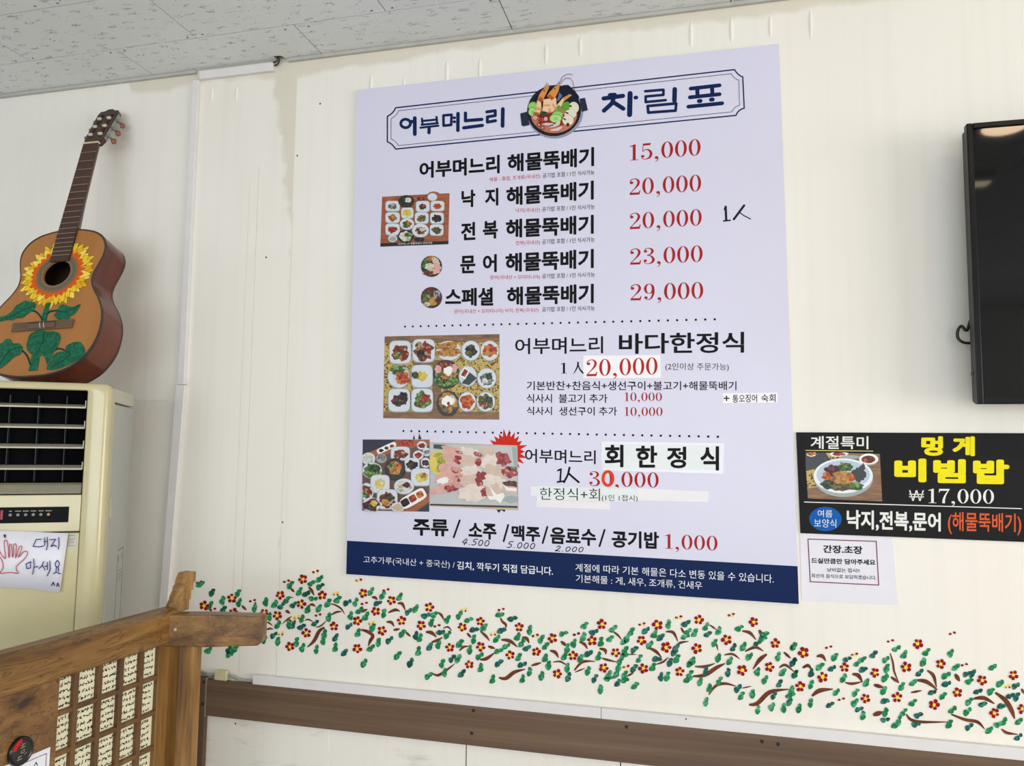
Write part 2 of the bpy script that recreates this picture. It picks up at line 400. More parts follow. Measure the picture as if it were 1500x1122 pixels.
# white plastic cable trunking
TRUNK = plain('trunking_white', (226, 223, 222), 0.35, 0.02)
def trunk(pts, label, y=-0.014):
    """closed px outline of the front face on the plane y, extruded back to the wall"""
    P = [wall_pt(a, b, y) for a, b in pts]; M = sum(P, Vector())/len(P)
    t = thing('cable_trunking', label, 'cable trunking', (M.x, 0, M.z))
    mb = MB(); mb.prism(P, lambda p, h: Vector((p.x, h, p.z)), y, y*0.45); mb.build('cover', TRUNK, t, bevel=0.0012)
    C = [M + (p - M)*0.995 for p in P]
    mb = MB(); mb.prism(C, lambda p, h: Vector((p.x, h, p.z)), y*0.45, -0.0002); mb.build('backing', TRUNK, t)
    return t
trunk([(281.9, 117.5), (290.4, 116.8), (269.2, 563), (259.6, 563)], 'upper white vertical cable trunking left of the menu board')
trunk([(257.6, 563.6), (270.2, 564), (243.2, 905), (231.5, 905)], 'lower white vertical cable trunking beside the air conditioner')
trunk([(291.7, 104.3), (399.8, 91.2), (399.8, 102.8), (291.7, 115.6)], 'short white horizontal cable trunking just below the ceiling')
def dado_trunk(xa, xb, label, dot=None):
    t = thing('cable_trunking', label, 'cable trunking', ((xa + xb)/2, 0, 0.918))
    mb = MB(); mb.box((xa, -0.016, 0.9056), (xb, -0.007, 0.931))
    if dot:
        p = wall_pt(*dot, -0.016); mb.add([(p.x + 0.002*math.cos(q*math.pi/4), -0.0166, p.z + 0.002*math.sin(q*math.pi/4)) for q in range(8)], [list(range(8))], 1)
    mb.build('cover', [TRUNK, CAP], t)
    mb = MB(); mb.box((xa + 0.001, -0.007, 0.9056), (xb - 0.001, -0.0002, 0.9295)); mb.build('backing', TRUNK, t)
dado_trunk(-1.258, -0.2528, 'white cable trunking on the brown dado board, left length')
dado_trunk(-0.2515, 1.9, 'white cable trunking on the brown dado board, right length', (1005, 1053))

GREYC = plain('grey_cable', (168, 166, 160), 0.5); BLACKC = plain('black_cable', (18, 18, 20), 0.4)
def cable(pts, r, mat, label, cat='cable', y=None, name='cable'):
    mb = MB(); mb.tube(crom(pts, 8), r, 8); return tag(mb.build(name, mat), label, cat)
c0 = wall_pt(399.5, 92, -0.006)
cable([c0 + Vector((-0.02, 0, -0.004)), c0, c0 + Vector((0.018, -0.004, 0.004)), c0 + Vector((0.022, -0.012, 0.02)), (c0.x + 0.006, -0.018, H_CEIL + 0.02)], 0.0022, BLACKC, 'inner black cable looping from the trunking into the ceiling hole')
cable([c0 + Vector((-0.02, 0, -0.011)), c0 + Vector((0.0, 0, -0.011)), c0 + Vector((0.022, -0.004, -0.006)), c0 + Vector((0.029, -0.012, 0.012)), (c0.x + 0.014, -0.02, H_CEIL + 0.02)], 0.0022, BLACKC, 'outer black cable looping from the trunking into the ceiling hole')
# connector resting on the dado top with its two leads
CREAM = plain('aged_cream_plastic', (206, 197, 156), 0.45)
t = thing('cable_connector', 'small cream cable connector on top of the brown dado board', 'connector', (-1.365, -0.009, 0.912))
mb = MB(); mb.box((-1.386, -0.0160, 0.9055), (-1.345, -0.002, 0.934)); mb.build('housing', CREAM, t, bevel=0.003)
mb = MB(); mb.tube(crom([(-1.348, -0.009, 0.924), (-1.325, -0.010, 0.920), (-1.30, -0.009, 0.912), (-1.25, -0.009, 0.915)], 6), 0.0024); mb.build('lead', GREYC, t)
mb = MB(); mb.tube(crom([(-1.348, -0.009, 0.918), (-1.32, -0.008, 0.9115), (-1.28, -0.009, 0.9095), (-1.25, -0.009, 0.912)], 6), 0.0018); mb.build('lead', GREYC, t)
mb = MB(); mb.tube(crom([(-1.384, -0.009, 0.922), (-1.40, -0.010, 0.919), (-1.43, -0.010, 0.916), (-1.47, -0.010, 0.93), (-1.53, -0.010, 0.937)], 6), 0.003); mb.build('lead', GREYC, t)
cable([(-1.395, -0.010, 0.9105), (-1.42, -0.011, 0.918), (-1.44, -0.011, 0.926), (-1.47, -0.011, 0.940), (-1.54, -0.011, 0.944)], 0.0036, plain('dark_grey_cable', (112, 112, 110), 0.5), 'dark grey cable lying on the dado behind the wooden post')

# ------------------------------------------------------------------ lettering
TXT = {}
TC = bpy.data.curves.new('t', 'FONT'); TC.resolution_u = 3
TO = bpy.data.objects.new('t', TC); COL.objects.link(TO)
def text_mesh(body, bold=0.0):
    """outline of a word as flat vertices and faces; heavy weights are dilated copies of the word"""
    if (body, bold) in TXT: return TXT[body, bold]
    TC.body = body; TC.offset = bold if bold <= 0.014 else 0.012; bpy.context.view_layer.update()
    me = bpy.data.meshes.new_from_object(TO)
    vs = [(v.co.x, v.co.y) for v in me.vertices]; fs = [list(p.vertices) for p in me.polygons]
    bpy.data.meshes.remove(me)
    if bold > 0.014:
        r = bold - 0.012; n = len(vs); V, F = list(vs), list(fs)
        for i in range(8):
            a = i*math.pi/4; b = len(V)
            V += [(x + r*math.cos(a), y + r*math.sin(a)) for x, y in vs]; F += [[k + b for k in f] for f in fs]
        vs, fs = V, F
    TXT[body, bold] = (vs, fs); return vs, fs
def text_into(mb, body, q, fn, m=0, bold=0.0, slant=0.0):
    """q = (x left, top left, bottom left, x right, top right, bottom right) in px of the photograph"""
    vs, fs = text_mesh(body, bold)
    n1 = len(vs)//9 if bold > 0.014 else len(vs)
    xs = [v[0] for v in vs]; ys = [v[1] for v in vs]; a, b, c, d = min(xs), max(xs), min(ys), max(ys)
    xl, tl, bl, xr, tr, br = q; out = []
    for x, y in vs:
        u = (x-a)/(b-a); v = (y-c)/(d-c)
        out.append(fn(xl + (xr-xl)*u + slant*v, (bl + (tl-bl)*v)*(1-u) + (br + (tr-br)*v)*u))
    mb.add([p + Vector((0, -1.2e-5*(i//n1), 0)) for i, p in enumerate(out)], fs, m)
def arc_pts(cx, cy, rx, ry, a0, a1, n=14):
    return [(cx + rx*math.cos(math.radians(a0 + (a1-a0)*i/n)), cy + ry*math.sin(math.radians(a0 + (a1-a0)*i/n))) for i in range(n+1)]
def serif_char(ch):
    """(list of polygons, advance) for a Roman-style digit, unit height, y up"""
    P = []; 
    def rib(pts): 
        A, B = ribbon2d(pts, 6)
        for i in range(len(A)-1): P.append([A[i], A[i+1], B[i+1], B[i]])
    def ball(x, y, r): P.append(ell(x, y, r, r, 14))
    def ring(cx, cy, rx, ry, tx, ty):
        o = ell(cx, cy, rx, ry, 32); n = ell(cx, cy, rx-tx, ry-ty, 32)
        for i in range(32): P.append([o[i], o[(i+1) % 32], n[(i+1) % 32], n[i]])
    if ch == '0': ring(0.29, 0.5, 0.275, 0.5, 0.135, 0.034); return P, 0.64
    if ch == '1':
        P.append([(0.185,0),(0.32,0),(0.32,1),(0.26,1),(0.185,0.96)]); P.append([(0.06,0),(0.45,0),(0.45,0.035),(0.06,0.035)])
        P.append([(0.05,0.86),(0.2,0.89),(0.28,0.99),(0.2,0.97),(0.05,0.9)]); return P, 0.54
    if ch == '2':
        ball(0.14,0.74,0.085); rib([(0.07,0.76,0.03),(0.12,0.9,0.05),(0.29,0.975,0.045),(0.43,0.9,0.09),(0.48,0.74,0.12),(0.42,0.55,0.1),(0.26,0.33,0.05),(0.06,0.08,0.04)])
        P.append([(0.04,0),(0.52,0),(0.57,0.26),(0.53,0.26),(0.48,0.13),(0.08,0.13)]); return P, 0.64
    if ch == '3':
        ball(0.13,0.79,0.08); rib([(0.07,0.82,0.03),(0.13,0.93,0.04),(0.28,0.975,0.045),(0.42,0.89,0.1),(0.45,0.75,0.12),(0.37,0.61,0.07),(0.2,0.54,0.035)])
        rib([(0.2,0.54,0.035),(0.39,0.48,0.07),(0.5,0.28,0.125),(0.44,0.1,0.1),(0.27,0.022,0.045),(0.12,0.06,0.04),(0.06,0.18,0.03)]); ball(0.12,0.21,0.08); return P, 0.62
    if ch == '5':
        P.append([(0.12,1),(0.5,1),(0.45,0.87),(0.13,0.87)]); rib([(0.135,0.98,0.035),(0.11,0.5,0.035)])
        rib([(0.11,0.5,0.03),(0.26,0.62,0.05),(0.43,0.53,0.1),(0.5,0.32,0.125),(0.42,0.1,0.1),(0.25,0.022,0.045),(0.11,0.06,0.04),(0.05,0.18,0.03)]); ball(0.11,0.21,0.08); return P, 0.62
    if ch == '7':
        P.append([(0.05,0.86),(0.08,1),(0.58,1),(0.58,0.95),(0.5,0.87)]); rib([(0.55,0.96,0.04),(0.38,0.6,0.08),(0.29,0.28,0.12),(0.27,0.0,0.14)]); P.append([(0.03,0.75),(0.07,0.75),(0.1,1),(0.05,1)]); return P, 0.62
    if ch == '9':
        ring(0.28,0.69,0.245,0.31,0.125,0.034); rib([(0.47,0.72,0.1),(0.47,0.42,0.11),(0.39,0.14,0.08),(0.24,0.022,0.045),(0.1,0.08,0.03)]); ball(0.13,0.15,0.08); return P, 0.62
    if ch == ',':
        ball(0.13,0.07,0.085); rib([(0.2,0.06,0.05),(0.17,-0.09,0.045),(0.06,-0.2,0.02)]); return P, 0.34
    return P, 0.3
def serif_into(mb, s, q, fn, m=0):
    x = 0; polys = []
    for ch in s:
        P, adv = serif_char(ch); polys += [[(a + x, b) for a, b in p] for p in P]; x += adv
    a = min(p[0] for q_ in polys for p in q_); b = max(p[0] for q_ in polys for p in q_)
    xl, tl, bl, xr, tr, br = q
    add_polys(mb, [[(xl + (xr-xl)*((u-a)/(b-a)), (bl + (tl-bl)*v)*(1-(u-a)/(b-a)) + (br + (tr-br)*v)*((u-a)/(b-a))) for u, v in p] for p in polys], fn, m)
HAND = {'0': [arc_pts(0.3, 0.45, 0.26, 0.45, 60, 420, 16)], '2': [[(0.05,0.8),(0.25,1.0),(0.5,0.8),(0.35,0.4),(0.02,0.02),(0.3,0.06),(0.62,0.0)]],
        '4': [[(0.35,1.0),(0.0,0.3),(0.6,0.3)], [(0.5,0.85),(0.32,-0.1)]], '5': [[(0.6,1.0),(0.2,0.98),(0.12,0.6),(0.45,0.55),(0.5,0.2),(0.2,0.0),(0.0,0.08)]], '.': [[(0.1,0.02),(0.13,0.03)]]}
def hand_into(mb, s, q, fn, w, m=0, slant=0.25):
    xl, tl, bl, xr, tr, br = q; adv = {'.': 0.45}; tot = sum(adv.get(c, 0.85) for c in s); x = 0
    for c in s:
        for st in HAND[c]:
            pts = []
            for u, v in st:
                U = (x + u + slant*v)/tot; pts.append((xl + (xr-xl)*U, (bl + (tl-bl)*v)*(1-U) + (br + (tr-br)*v)*U))
            add_polys(mb, stroke2d(crom(pts, 3), w), fn, m)
        x += adv.get(c, 0.85)

def zoomed(ox, oy, k): return lambda x, y: (ox + x/k, oy + y/k)

BLACK = ink((20, 19, 22)); NAVY = ink((17, 37, 82)); RED = ink((168, 32, 34)); PINK = ink((196, 58, 72)); WHITE = ink((235, 236, 242))
BOARD = plain('board_print', (216, 214, 232), 0.3, 0.012, 4.0, spec=0.3)
BEDGE = plain('board_edge', (196, 196, 200), 0.5)
MARK = ink((30, 30, 44))

# ------------------------------------------------------------------ the big menu board
BY = -0.012
def bfn(k): return lambda x, y: wall_pt(x, y, BY - 0.0003*k)
corn = [wall_pt(x, y, BY) for x, y in ((523, 132), (1141, 64), (1170.3, 885), (507, 841))]
board = thing('menu_board', 'large pale lavender menu board on the wall with a navy band along its foot', 'menu board', ((corn[0]+corn[2])/2).to_tuple()[0:1] + (0.0, ((corn[0]+corn[2])/2).z))
mb = MB(); mb.add(corn, [(0, 1, 2, 3)], 0)
back = [Vector((p.x, -0.0002, p.z)) for p in corn]
mb.add(corn + back, [(0, 4, 5, 1), (1, 5, 6, 2), (2, 6, 7, 3), (3, 7, 4, 0), (4, 7, 6, 5)], 1)
mb.build('panel', [BOARD, BEDGE], board)
mb = MB(); mb.add([bfn(1)(*p) for p in ((508.3, 792), (1168.4, 829.4), (1170.2, 884.8), (507.1, 840.8))], [(0, 1, 2, 3)]); mb.build('footer_band', NAVY, board)

def part_text(name, lines, mat, k=1, bold=0.0, par=board, fn=None):
    for body, q in lines:
        mb = MB(); text_into(mb, body, q, fn or bfn(k), 0, bold); mb.build(name, mat, par)
# header frame, double line with scooped corners
def scoop(tl, tr, br, bl, w, wy, m, w_line, k):
    """frame through four corner boxes: corners given as (outer x, outer y)"""
    pts = []
    def cv(a, c, b): return [tuple((1-t)**2*a[i] + 2*t*(1-t)*c[i] + t*t*b[i] for i in (0, 1)) for t in [j/6 for j in range(7)]]
    pts += cv((tl[0], tl[1]+wy+2), (tl[0]+w*0.75, tl[1]+wy*0.8), (tl[0]+w, tl[1]))
    pts += cv((tr[0]-w, tr[1]), (tr[0]-w*0.6, tr[1]+wy*0.8), (tr[0], tr[1]+wy))
    pts += cv((br[0], br[1]-wy), (br[0]-w*0.75, br[1]-wy*0.8), (br[0]-w, br[1]))
    pts += cv((bl[0]+w, bl[1]), (bl[0]+w*0.6, bl[1]-wy*0.8), (bl[0], bl[1]-wy))
    pts.append(pts[0]); mb = MB(); add_polys(mb, stroke2d(pts, w_line), bfn(k)); return mb
scoop((567.4, 157.9), (1088.0, 102.0), (1090.2, 169.0), (567.4, 218.3), 12, 10.5, 0, 1.9, 1).build('title_frame', NAVY, board)
scoop((572.8, 162.2), (1082.2, 108.0), (1083.2, 163.8), (572.8, 213.2), 11, 9.5, 0, 0.8, 1).build('title_frame', NAVY, board)
# title lettering, traced brush-round strokes
mb = MB(); z = zoomed(500, 60, 4.675); F = bfn(1)
def st(z, w, *lines):
    for l in lines: add_polys(mb, stroke2d([z(*p) for p in l], w), F)
st(z, 4.2, arc_pts(440, 565, 33, 29, 0, 360, 20))
st(z, 5.6, [(478, 553), (482, 553)], [(503, 528), (503, 638)])
st(z, 3.2, [(552, 532), (556, 570)], [(652, 520), (655, 560)], [(552, 548), (655, 538)], [(550, 574), (660, 563)], [(542, 594), (664, 580)])
st(z, 5.0, [(602, 592), (600, 628)])
st(z, 3.9, [(699, 510), (755, 505), (752, 575), (700, 580), (699, 510)])
st(z, 4.2, [(772, 526), (776, 526)], [(772, 553), (776, 553)]); st(z, 5.2, [(799, 497), (798, 612)])
st(z, 4.9, [(850, 494), (850, 546), (962, 537)], [(838, 595), (966, 578)])
st(z, 4.5, [(996, 486), (1054, 477), (1054, 511), (1000, 520), (1000, 556), (1056, 546)]); st(z, 5.6, [(1106, 466), (1104, 582)])
mb.build('title_lettering', NAVY, board); mb = MB()
z = zoomed(800, 60, 4.1556)
st(z, 6.3, [(388, 330), (418, 328)], [(350, 350), (468, 334)], [(412, 345), (400, 380), (352, 424)], [(408, 372), (470, 412)])
st(z, 7.6, [(511, 320), (508, 448)]); st(z, 5.6, [(543, 345), (549, 344)])
st(z, 3.9, [(603, 306), (714, 297), (714, 328), (606, 338), (606, 372), (728, 360)])
st(z, 6.8, [(783, 294), (781, 362)]); st(z, 4.2, [(618, 396), (792, 380), (788, 424), (622, 436), (618, 396)])
st(z, 5.6, [(880, 290), (1056, 270)], [(875, 343), (1056, 324)], [(866, 400), (1072, 379)]); st(z, 6.0, [(920, 296), (922, 332)], [(1010, 285), (1012, 320)], [(930, 366), (940, 365)], [(1004, 357), (1014, 356)])
mb.build('title_lettering', NAVY, board)

# dish names
DN = '해물뚝배기'
part_text('dish_name', [('어부며느리', (614.4, 237.5, 261.5, 732, 226.5, 253.8)), (DN, (743.4, 226, 252.5, 870.3, 215.2, 243.2))], BLACK, 1, 0.034)
part_text('dish_name', [('낙', (676, 278.6, 304, 696.4, 277.5, 303)), ('지', (710.5, 276.2, 302, 730, 275, 301)), (DN, (741.7, 274, 301.5, 869.8, 264.3, 292.2))], BLACK, 1, 0.034)
part_text('dish_name', [('전', (675.3, 326, 352.3, 696.4, 325, 351.3)), ('복', (707.3, 324, 350.4, 729.3, 322.8, 349.2)), (DN, (741, 321.5, 349, 869.8, 314.5, 342.3))], BLACK, 1, 0.034)
part_text('dish_name', [('문', (674.2, 375, 400.6, 696.4, 374, 400)), ('어', (707.3, 372.8, 399, 727.7, 372, 398.4)), (DN, (740.4, 371, 399, 869.8, 364.5, 392.6))], BLACK, 1, 0.034)
part_text('dish_name', [('스페셜', (652.2, 422.3, 448.4, 722.5, 421, 448)), (DN, (742.4, 420.4, 447.6, 869.8, 415.5, 444))], BLACK, 1, 0.034)
SV = '공기밥 포함 / 1인 식사가능'
for body, q, q2 in (('해물 - 홍합, 조개류(국내산)', (717, 260, 267, 791.3, 254.2, 262), (794.8, 253.6, 261, 870.8, 248.6, 255.6)),
                    ('낙지(국내산)', (755.3, 305.1, 312.6, 791, 304, 311.3), (793.9, 302.9, 310, 871, 299, 306.3)),
                    ('전복(국내산)', (755.3, 352.7, 360.2, 791, 351.6, 358.9), (793.9, 350.5, 358, 871, 347, 354.3)),
                    ('문어(국내산 + 모리타니아)', (717.9, 403.3, 410.5, 791, 402.2, 409.2), (793.9, 401, 408.3, 871.2, 398.5, 405.5)),
                    ('문어(국내산 + 모리타니아) 낙지, 전복(국내산)', (665.3, 453.1, 460.4, 788.9, 450.9, 458), (793.9, 449.4, 457, 871.2, 447.6, 454.9))):
    part_text('ingredient_note', [(body, q)], PINK, 1, 0.006); part_text('serving_note', [(SV, q2)], BLACK, 1, 0.006)
def price(s, q, mat=RED, k=1, fn=None, par=board):
    mb = MB(); serif_into(mb, s, q, fn or bfn(k)); return mb.build('price', mat, par)
price('15,000', (922.7, 212, 235.2, 1026.2, 203, 227.6)); price('20,000', (922, 261.7, 285.7, 1027, 255.4, 280.2))
price('20,000', (922.3, 312, 335.8, 1027.8, 305.8, 330.3)); price('23,000', (922.8, 364.2, 387.8, 1029.2, 359, 383.6)); price('29,000', (923.4, 416.4, 440.1, 1030.1, 412.7, 437.6))
mb = MB(); z = zoomed(860, 270, 5.172)
st2 = lambda z, w, F, *lines: [add_polys(mb, stroke2d([z(*p) for p in l], w), F) for l in lines]
st2(z, 3.4, bfn(1), [(1050, 170), (1054, 270)], [(1190, 160), (1112, 264)]); st2(z, 2.2, bfn(1), [(1034, 278), (1084, 272)], [(1040, 190), (1050, 168)]); st2(z, 1.6, bfn(1), [(1158, 215), (1190, 238), (1238, 262)])
mb.build('handwritten_mark', MARK, board)
for y0, y1, x0, x1 in ((478.4, 467.7, 593.3, 1047), (631.3, 639.7, 591, 1051.6)):
    a, b = wall_pt(x0, y0, BY - 0.0003), wall_pt(x1, y1, BY - 0.0003); mb = MB()
    for i in range(37):
        c = a.lerp(b, i/36); mb.add([(c.x + 0.0031*math.cos(q*math.pi/5), c.y, c.z + 0.0031*math.sin(q*math.pi/5)) for q in range(10)], [list(range(10))])
    mb.build('dotted_rule', BLACK, board)
# middle section
def part_thin(name, body, q, mat=BLACK, k=1, bold=0.004): return part_text(name, [(body, q)], mat, k, bold)
part_thin('set_meal_name', '어부며느리', (754.6, 495.8, 519, 883.4, 492.4, 517.6), BLACK, 1, 0.013)
part_text('set_meal_name', [('바다한정식', (906.6, 488.6, 518.6, 1090, 486, 516.6))], BLACK, 1, 0.02)
mb = MB(); serif_into(mb, '1', (821.5, 531.5, 547.2, 830.5, 531.3, 547), bfn(1))
add_ribbon(mb, [(846.8, 530, 2.4), (846.2, 536, 2.2), (843, 543, 1.6), (839.8, 547.6, 0.6)], bfn(1)); add_ribbon(mb, [(846.6, 533, 1.0), (849.5, 541, 2.2), (855, 547.2, 2.4)], bfn(1))
mb.build('serving_note', BLACK, board)
def paper(name, pts, mat, k=1, par=board, fn=None):
    mb = MB(); F = fn or bfn(k); mb.add([F(*p) for p in pts], [list(range(len(pts)))]); return mb.build(name, mat, par)
PATCH = plain('white_sticker', (246, 240, 242), 0.4, 0.01)
paper('price_sticker', ((854.3, 521), (967.4, 519.8), (968.2, 553.4), (854.3, 554)), PATCH, 1)
price('20,000', (859, 526.6, 551.2, 963.2, 523.2, 548.6), ink((184, 38, 30)), 2)
part_text('serving_note', [('(2인이상 주문가능)', (974.7, 531.5, 543.6, 1067.6, 532, 544))], BLACK, 1, 0.0)
part_text('course_list', [('기본반찬+찬음식+생선구이+불고기+해물뚝배기', (771.4, 558.2, 571.6, 1078.8, 558.4, 571.6))], BLACK, 1, 0.012)
part_text('extra_dish', [('식사시', (771.4, 577, 590, 808.6, 577, 590)), ('불고기 추가', (818.4, 577, 590.2, 889.8, 577, 590))], BLACK, 1, 0.012)
part_text('extra_dish', [('식사시', (771.4, 595.5, 608, 808.6, 595.6, 608)), ('생선구이 추가', (819, 595.8, 608.6, 903.8, 596, 608.8))], BLACK, 1, 0.012)
price('10,000', (915, 574.8, 587.6, 969.6, 574.8, 587.6)); price('10,000', (915, 596.2, 609.2, 970.5, 596.4, 609.4))
paper('paper_strip', ((1059.2, 576.4), (1139, 575), (1139, 589.6), (1059.2, 590.4)), PATCH, 1)
part_text('added_dish', [('+', (1060, 579.4, 587.4, 1068.5, 579.4, 587.4)), ('통오징어', (1073, 578.2, 590, 1109, 577.2, 589)), ('숙회', (1115, 577.8, 588.6, 1136, 577, 588.8))], BLACK, 2, 0.01)
# lower section
part_thin('set_meal_name', '어부며느리', (769, 657.2, 677.6, 872.6, 659.6, 680), BLACK, 1, 0.013)
TAPE = plain('clear_tape_film', (224, 224, 230), 0.12, 0.01); GREYP = plain('laminated_grey_paper', (214, 218, 214), 0.15, 0.02)
paper('tape', ((881, 646.6), (1060.8, 649.4), (1059.4, 694.2), (881.6, 688.6)), TAPE, 1)
paper('name_strip', ((885.8, 650.2), (1055.2, 652.2), (1053.8, 688.6), (883, 686.6)), GREYP, 2)
part_text('set_meal_name', [('회', (885.8, 651.4, 684.4, 913.3, 651.4, 684.4)), ('한', (931.5, 652.8, 685, 962.8, 652.8, 685)), ('정', (976.8, 654.2, 686, 1005.4, 654.2, 686)), ('식', (1025.8, 653.6, 689.2, 1053.3, 653.6, 689.2))], BLACK, 3, 0.03)
mb = MB(); z = zoomed(750, 620, 3.571); st2(z, 2.6, bfn(1), [(240, 247), (256, 240), (252, 304)], [(238, 307), (268, 303)]); st2(z, 3.0, bfn(1), [(301, 232), (292, 270), (272, 308)], [(296, 262), (318, 282), (349, 308)])
mb.build('handwritten_mark', BLACK, board)
price('30,000', (863.4, 690, 711.8, 964.8, 692, 714.6), ink((172, 30, 26)))

mb = MB(); add_polys(mb, stroke2d(arc_pts(890.6, 700.8, 7.2, 10.2, 0, 360, 22), 4.4), bfn(2)); mb.build('overwritten_zero', ink((226, 70, 32)), board)
STRIP = plain('blank_paper_strip', (238, 232, 234), 0.45, 0.01)
paper('paper_strip', ((785.6, 724.8), (879, 732.2), (894.2, 735), (893.7, 746.6), (785.6, 742.4)), STRIP, 1)
paper('paper_strip', ((777.2, 711.8), (934.8, 715.2), (1037.9, 720), (1037.6, 735.4), (936.8, 733.4), (787, 727), (777.2, 725.8)), STRIP, 2)
paper('paper_strip', ((786.6, 712.2), (934.8, 715.6), (934.6, 735.6), (786.6, 733)), GREYP, 3)
part_text('set_meal_note', [('한정식+회', (790.6, 714, 732, 878.8, 715.6, 733.6))], BLACK, 4, -0.004); part_text('set_meal_note', [('(1인 1접시)', (881.6, 724.2, 735, 934, 725.4, 736))], BLACK, 4, 0.0)
# drinks
part_text('drink_name', [('주류', (604.7, 759.6, 784.4, 656.9, 761, 786))], BLACK, 1, 0.034); part_text('drink_name', [('소주', (686.3, 765.4, 788.6, 727.3, 767.5, 791))], BLACK, 1, 0.034)
part_text('drink_name', [('맥주', (749.3, 769, 791.4, 791.3, 771, 794.4))], BLACK, 1, 0.034); part_text('drink_name', [('음료수', (806, 771.7, 796.4, 873.2, 775, 800.2))], BLACK, 1, 0.034)
part_text('drink_name', [('공기밥', (896, 776.9, 802, 965.3, 779.2, 804.4))], BLACK, 1, 0.034)
for a in ([(673.4, 762.2), (664.6, 787)], [(744.4, 769), (737.8, 792.6)], [(801.8, 771.8), (794.9, 795.4)], [(885.6, 776.2), (878.2, 800)]):
    mb = MB(); add_polys(mb, stroke2d(a, 2.8), bfn(1)); mb.build('slash', BLACK, board)
mb = MB(); hand_into(mb, '4.500', (676.8, 788.6, 797, 718, 791, 800.4), bfn(1), 1.3); mb.build('handwritten_price', BLACK, board)
mb = MB(); hand_into(mb, '5.000', (742.5, 793, 802, 785, 795, 804), bfn(1), 1.3); mb.build('handwritten_price', BLACK, board)
mb = MB(); hand_into(mb, '2.000', (813, 799.6, 807, 856, 801, 808.6), bfn(1), 1.3); mb.build('handwritten_price', BLACK, board)
price('1,000', (974.2, 782.2, 803.5, 1051, 785, 806.9), RED)
part_text('footer_note', [('고추가루(국내산 + 중국산) /', (532.4, 814.3, 826, 666, 822, 834))], WHITE, 2, -0.004)
part_text('footer_note', [('김치, 깍두기 직접 담급니다.', (669.5, 821.8, 834.4, 810, 830.5, 843.4))], WHITE, 2, 0.012)
part_text('footer_note', [('계절에 따라 기본 해물은 다소 변동 있을 수 있습니다.', (842.8, 825.2, 837, 1133.3, 841.5, 854.3))], WHITE, 2, 0.0)
part_text('footer_note', [('기본해물 : 게, 새우, 조개류, 건새우', (843.5, 841.3, 853.4, 1028.3, 852, 864))], WHITE, 2, 0.0)

# ------------------------------------------------------------------ printed food pictures
F_ = dict(
 plate=plain('print_plate', (208, 214, 222), 0.35, 0.02), plate_sh=plain('print_plate_grey', (150, 160, 160), 0.35), pot=plain('print_pot', (36, 35, 38), 0.35), black=plain('print_black', (16, 16, 18), 0.35),
 table=wood('print_table', [(0.3, (92, 62, 36)), (0.55, (134, 96, 60)), (0.75, (160, 120, 80))], 'x', 260.0, 0.4, 2.0, 0.15, 0.0),
 table_r=wood('print_table_red', [(0.3, (128, 64, 36)), (0.55, (160, 88, 52)), (0.75, (178, 110, 70))], 'x', 260.0, 0.4, 2.0, 0.15, 0.0),
 brown=plain('print_brown', (98, 66, 52), 0.4, 0.1, 80), navy=plain('print_navy', (30, 34, 50), 0.4), cloth=food('print_cloth', (206, 176, 96), (214, 186, 108), (84, 58, 30), 240),
 mix=food('food_mix', (92, 52, 36), (150, 70, 44), (196, 176, 140)), redbrown=food('food_redbrown', (104, 40, 30), (140, 58, 40), (190, 120, 96)), green=food('food_green', (52, 84, 36), (84, 122, 58), (148, 168, 104)),
 dgreen=food('food_dark_green', (34, 48, 34), (52, 70, 46), (84, 92, 70)), orange=food('food_orange', (196, 92, 34), (222, 128, 52), (168, 60, 30)), gold=food('food_gold', (186, 128, 58), (206, 154, 84), (140, 84, 40)),
 red=food('food_red', (168, 46, 36), (196, 84, 60), (120, 30, 30)), yellow=food('food_yellow', (226, 206, 88), (236, 222, 140), (210, 180, 60)), pale=food('food_pale', (208, 206, 188), (230, 228, 216), (170, 168, 140)),
 silver=food('food_silver', (128, 136, 128), (180, 186, 180), (84, 92, 84)), dark=food('food_dark', (34, 26, 28), (56, 42, 40), (84, 64, 56)), olive=food('food_olive', (92, 88, 48), (128, 116, 68), (72, 66, 36)),
 purple=food('food_purple', (86, 38, 48), (120, 60, 66), (60, 28, 36)), white=plain('print_white', (238, 236, 230), 0.35, 0.02), sea=plain('print_seaweed', (44, 52, 46), 0.4),
 fish=plain('fish_pale', (206, 178, 160), 0.35, 0.07, 60), fish3=plain('fish_white', (222, 206, 194), 0.35, 0.07, 60), fish2=plain('fish_blush', (214, 160, 150), 0.35, 0.1, 60), fishred=food('fish_red', (150, 48, 52), (184, 90, 84), (222, 168, 156), 110), lemon=plain('lemon_peel', (222, 196, 84), 0.4), lemon_i=food('lemon_pulp', (172, 172, 60), (196, 192, 92), (138, 150, 50)),
 grey=plain('print_grey', (186, 188, 186), 0.35, 0.03), teal=plain('print_teal', (34, 66, 62), 0.4), tan=plain('print_tan', (196, 168, 136), 0.4), bowl=plain('print_bowl', (226, 230, 234), 0.35, 0.01), bowl_in=plain('print_bowl_inside', (176, 192, 206), 0.35, 0.02))
